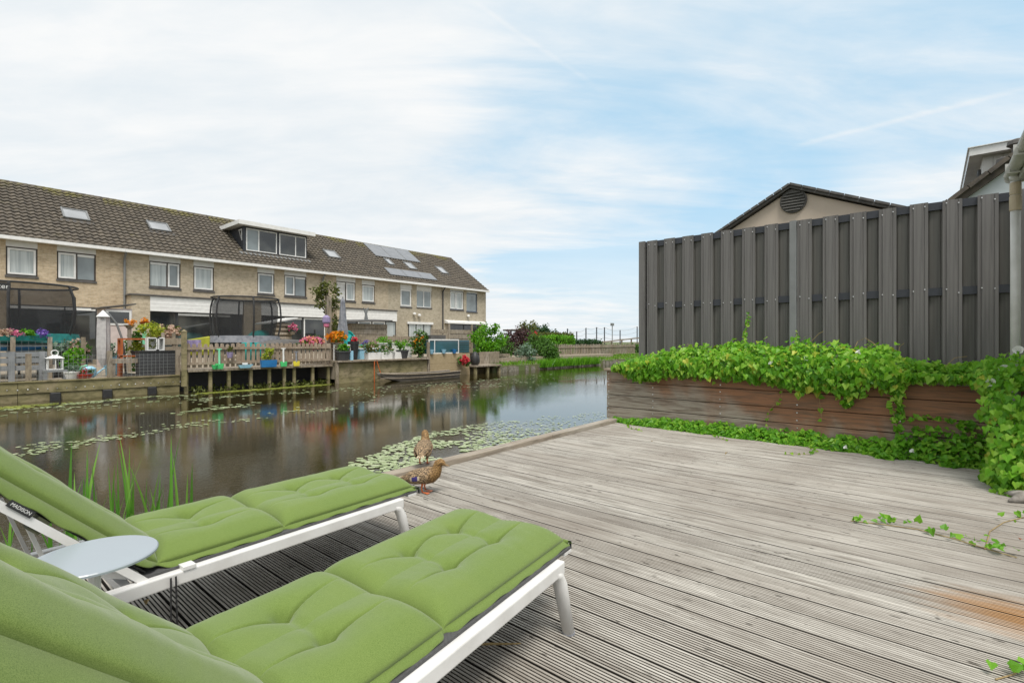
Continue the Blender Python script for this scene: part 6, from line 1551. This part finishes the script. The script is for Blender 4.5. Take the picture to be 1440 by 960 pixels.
t = thing('garden_steps', 'stepped pale planks climbing the bank past the raised bed', 'steps', (gx(703,17.9),17.8,.02)); mb = MB()
for k in range(3): mb.box(.0+.2*k,1.5-.1*k,.0+.25*k,.6+.25*k,.18*k,.18*k+.14)
mb.build('tread', M_OLD, t)
def hedge(label, pa, pb, Y, z0, z1, dep, n, L, m):
    xa, xb = gx(pa,Y), gx(pb,Y); t = thing('hedge', label, 'hedge', (xa,Y,z0)); mb = MB(); boxbush(mb, 0, xb-xa, 0, dep, .0, z1-z0, n, L); mb.build('leaves', m, t)
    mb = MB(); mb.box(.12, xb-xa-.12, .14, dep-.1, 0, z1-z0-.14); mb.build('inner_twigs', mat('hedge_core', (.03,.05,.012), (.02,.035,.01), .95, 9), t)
hedge('tall brownish green clipped hedge behind the others', 755, 808, 24.5, .1, 1.90, 1.0, 2600, .16, V_OLIVE)
hedge('bright green clipped hedge with rounded corners', 773, 808, 20.8, .1, 1.58, 1.0, 2600, .14, V_BRIGHT)
hedge('dark green clipped hedge right of the bright one', 808, 847, 21.6, .1, 1.28, 1.0, 2400, .15, V_DARK)
hedge('low scrubby green hedge running right behind the far picket fence', 846, 930, 21.8, .05, .85, .9, 2600, .18, V_MID)
picket('far picket fence of grey wood above the grassy bank', gx(781,19.1), gx(893,19.1), 19.1, .02, 1.0, .21, .13, M_OLD)
# wire fence on tall posts
t0 = None; pl = []
for k,(px,top) in enumerate(((798,462),(811,466),(824,461),(839,460),(850,460),(872,464),(896,459))):
    Y = 25.0; X, D = onY(px, Y); pl.append((X,Y,zat(top,D)))
t = thing('wire_fence', 'field fence of sagging wire on tall dark posts beyond the hedges', 'fence', (pl[0][0],25.0,.1))
for X,Y,z in pl: mb = MB(); mb.tube([(X-pl[0][0],0,0),(X-pl[0][0],0,z-.1)], .055, 6); mb.build('post', M_RAILBLUE, t)
mb = MB()
for (a,_,za),(b,_,zb_) in zip(pl,pl[1:]):
    for f in (1.0,.8,.6):
        P_ = []
        for j in range(7): q=j/6; P_.append((a-pl[0][0]+(b-a)*q, 0, (za+(zb_-za)*q-.1)*f-.18*4*q*(1-q)*f))
        mb.tube(P_, .012, 4)
mb.build('wire', M_STEEL, t)
X, D = onY(861, 40); t = thing('street_lamp', 'tiny street lamp on a thin pole on the horizon', 'lamp', (X,40,.1)); mb = MB(); mb.tube([(0,0,0),(0,0,zat(458,D)-.1)],.07,6); mb.build('pole', M_ZINC, t); mb = MB(); mb.box(-.35,.35,-.15,.15,zat(458,D)-.1,zat(456,D)+.1); mb.build('head', M_ZINC, t)
xa, D = onY(846, 24.0); xb, D2 = onY(935, 24.0)
t = thing('footbridge_railing', 'grey timber railing of a footbridge just left of the tall fence', 'railing', (xa,24.0,.1))
za, zb_ = zat(481,D)-.1, zat(471,D2)-.1; mb = MB()
for f in (1.0,.6): mb.bar((0,0,za*f),(xb-xa,0,zb_*f),.06,.12)
mb.build('rail', M_OLD, t)
for k in range(8): q=k/7; mb = MB(); x=(xb-xa)*q; mb.box(x-.07,x+.07,.035,.14,-.1,za+(zb_-za)*q+.05); mb.build('post', M_OLD, t)
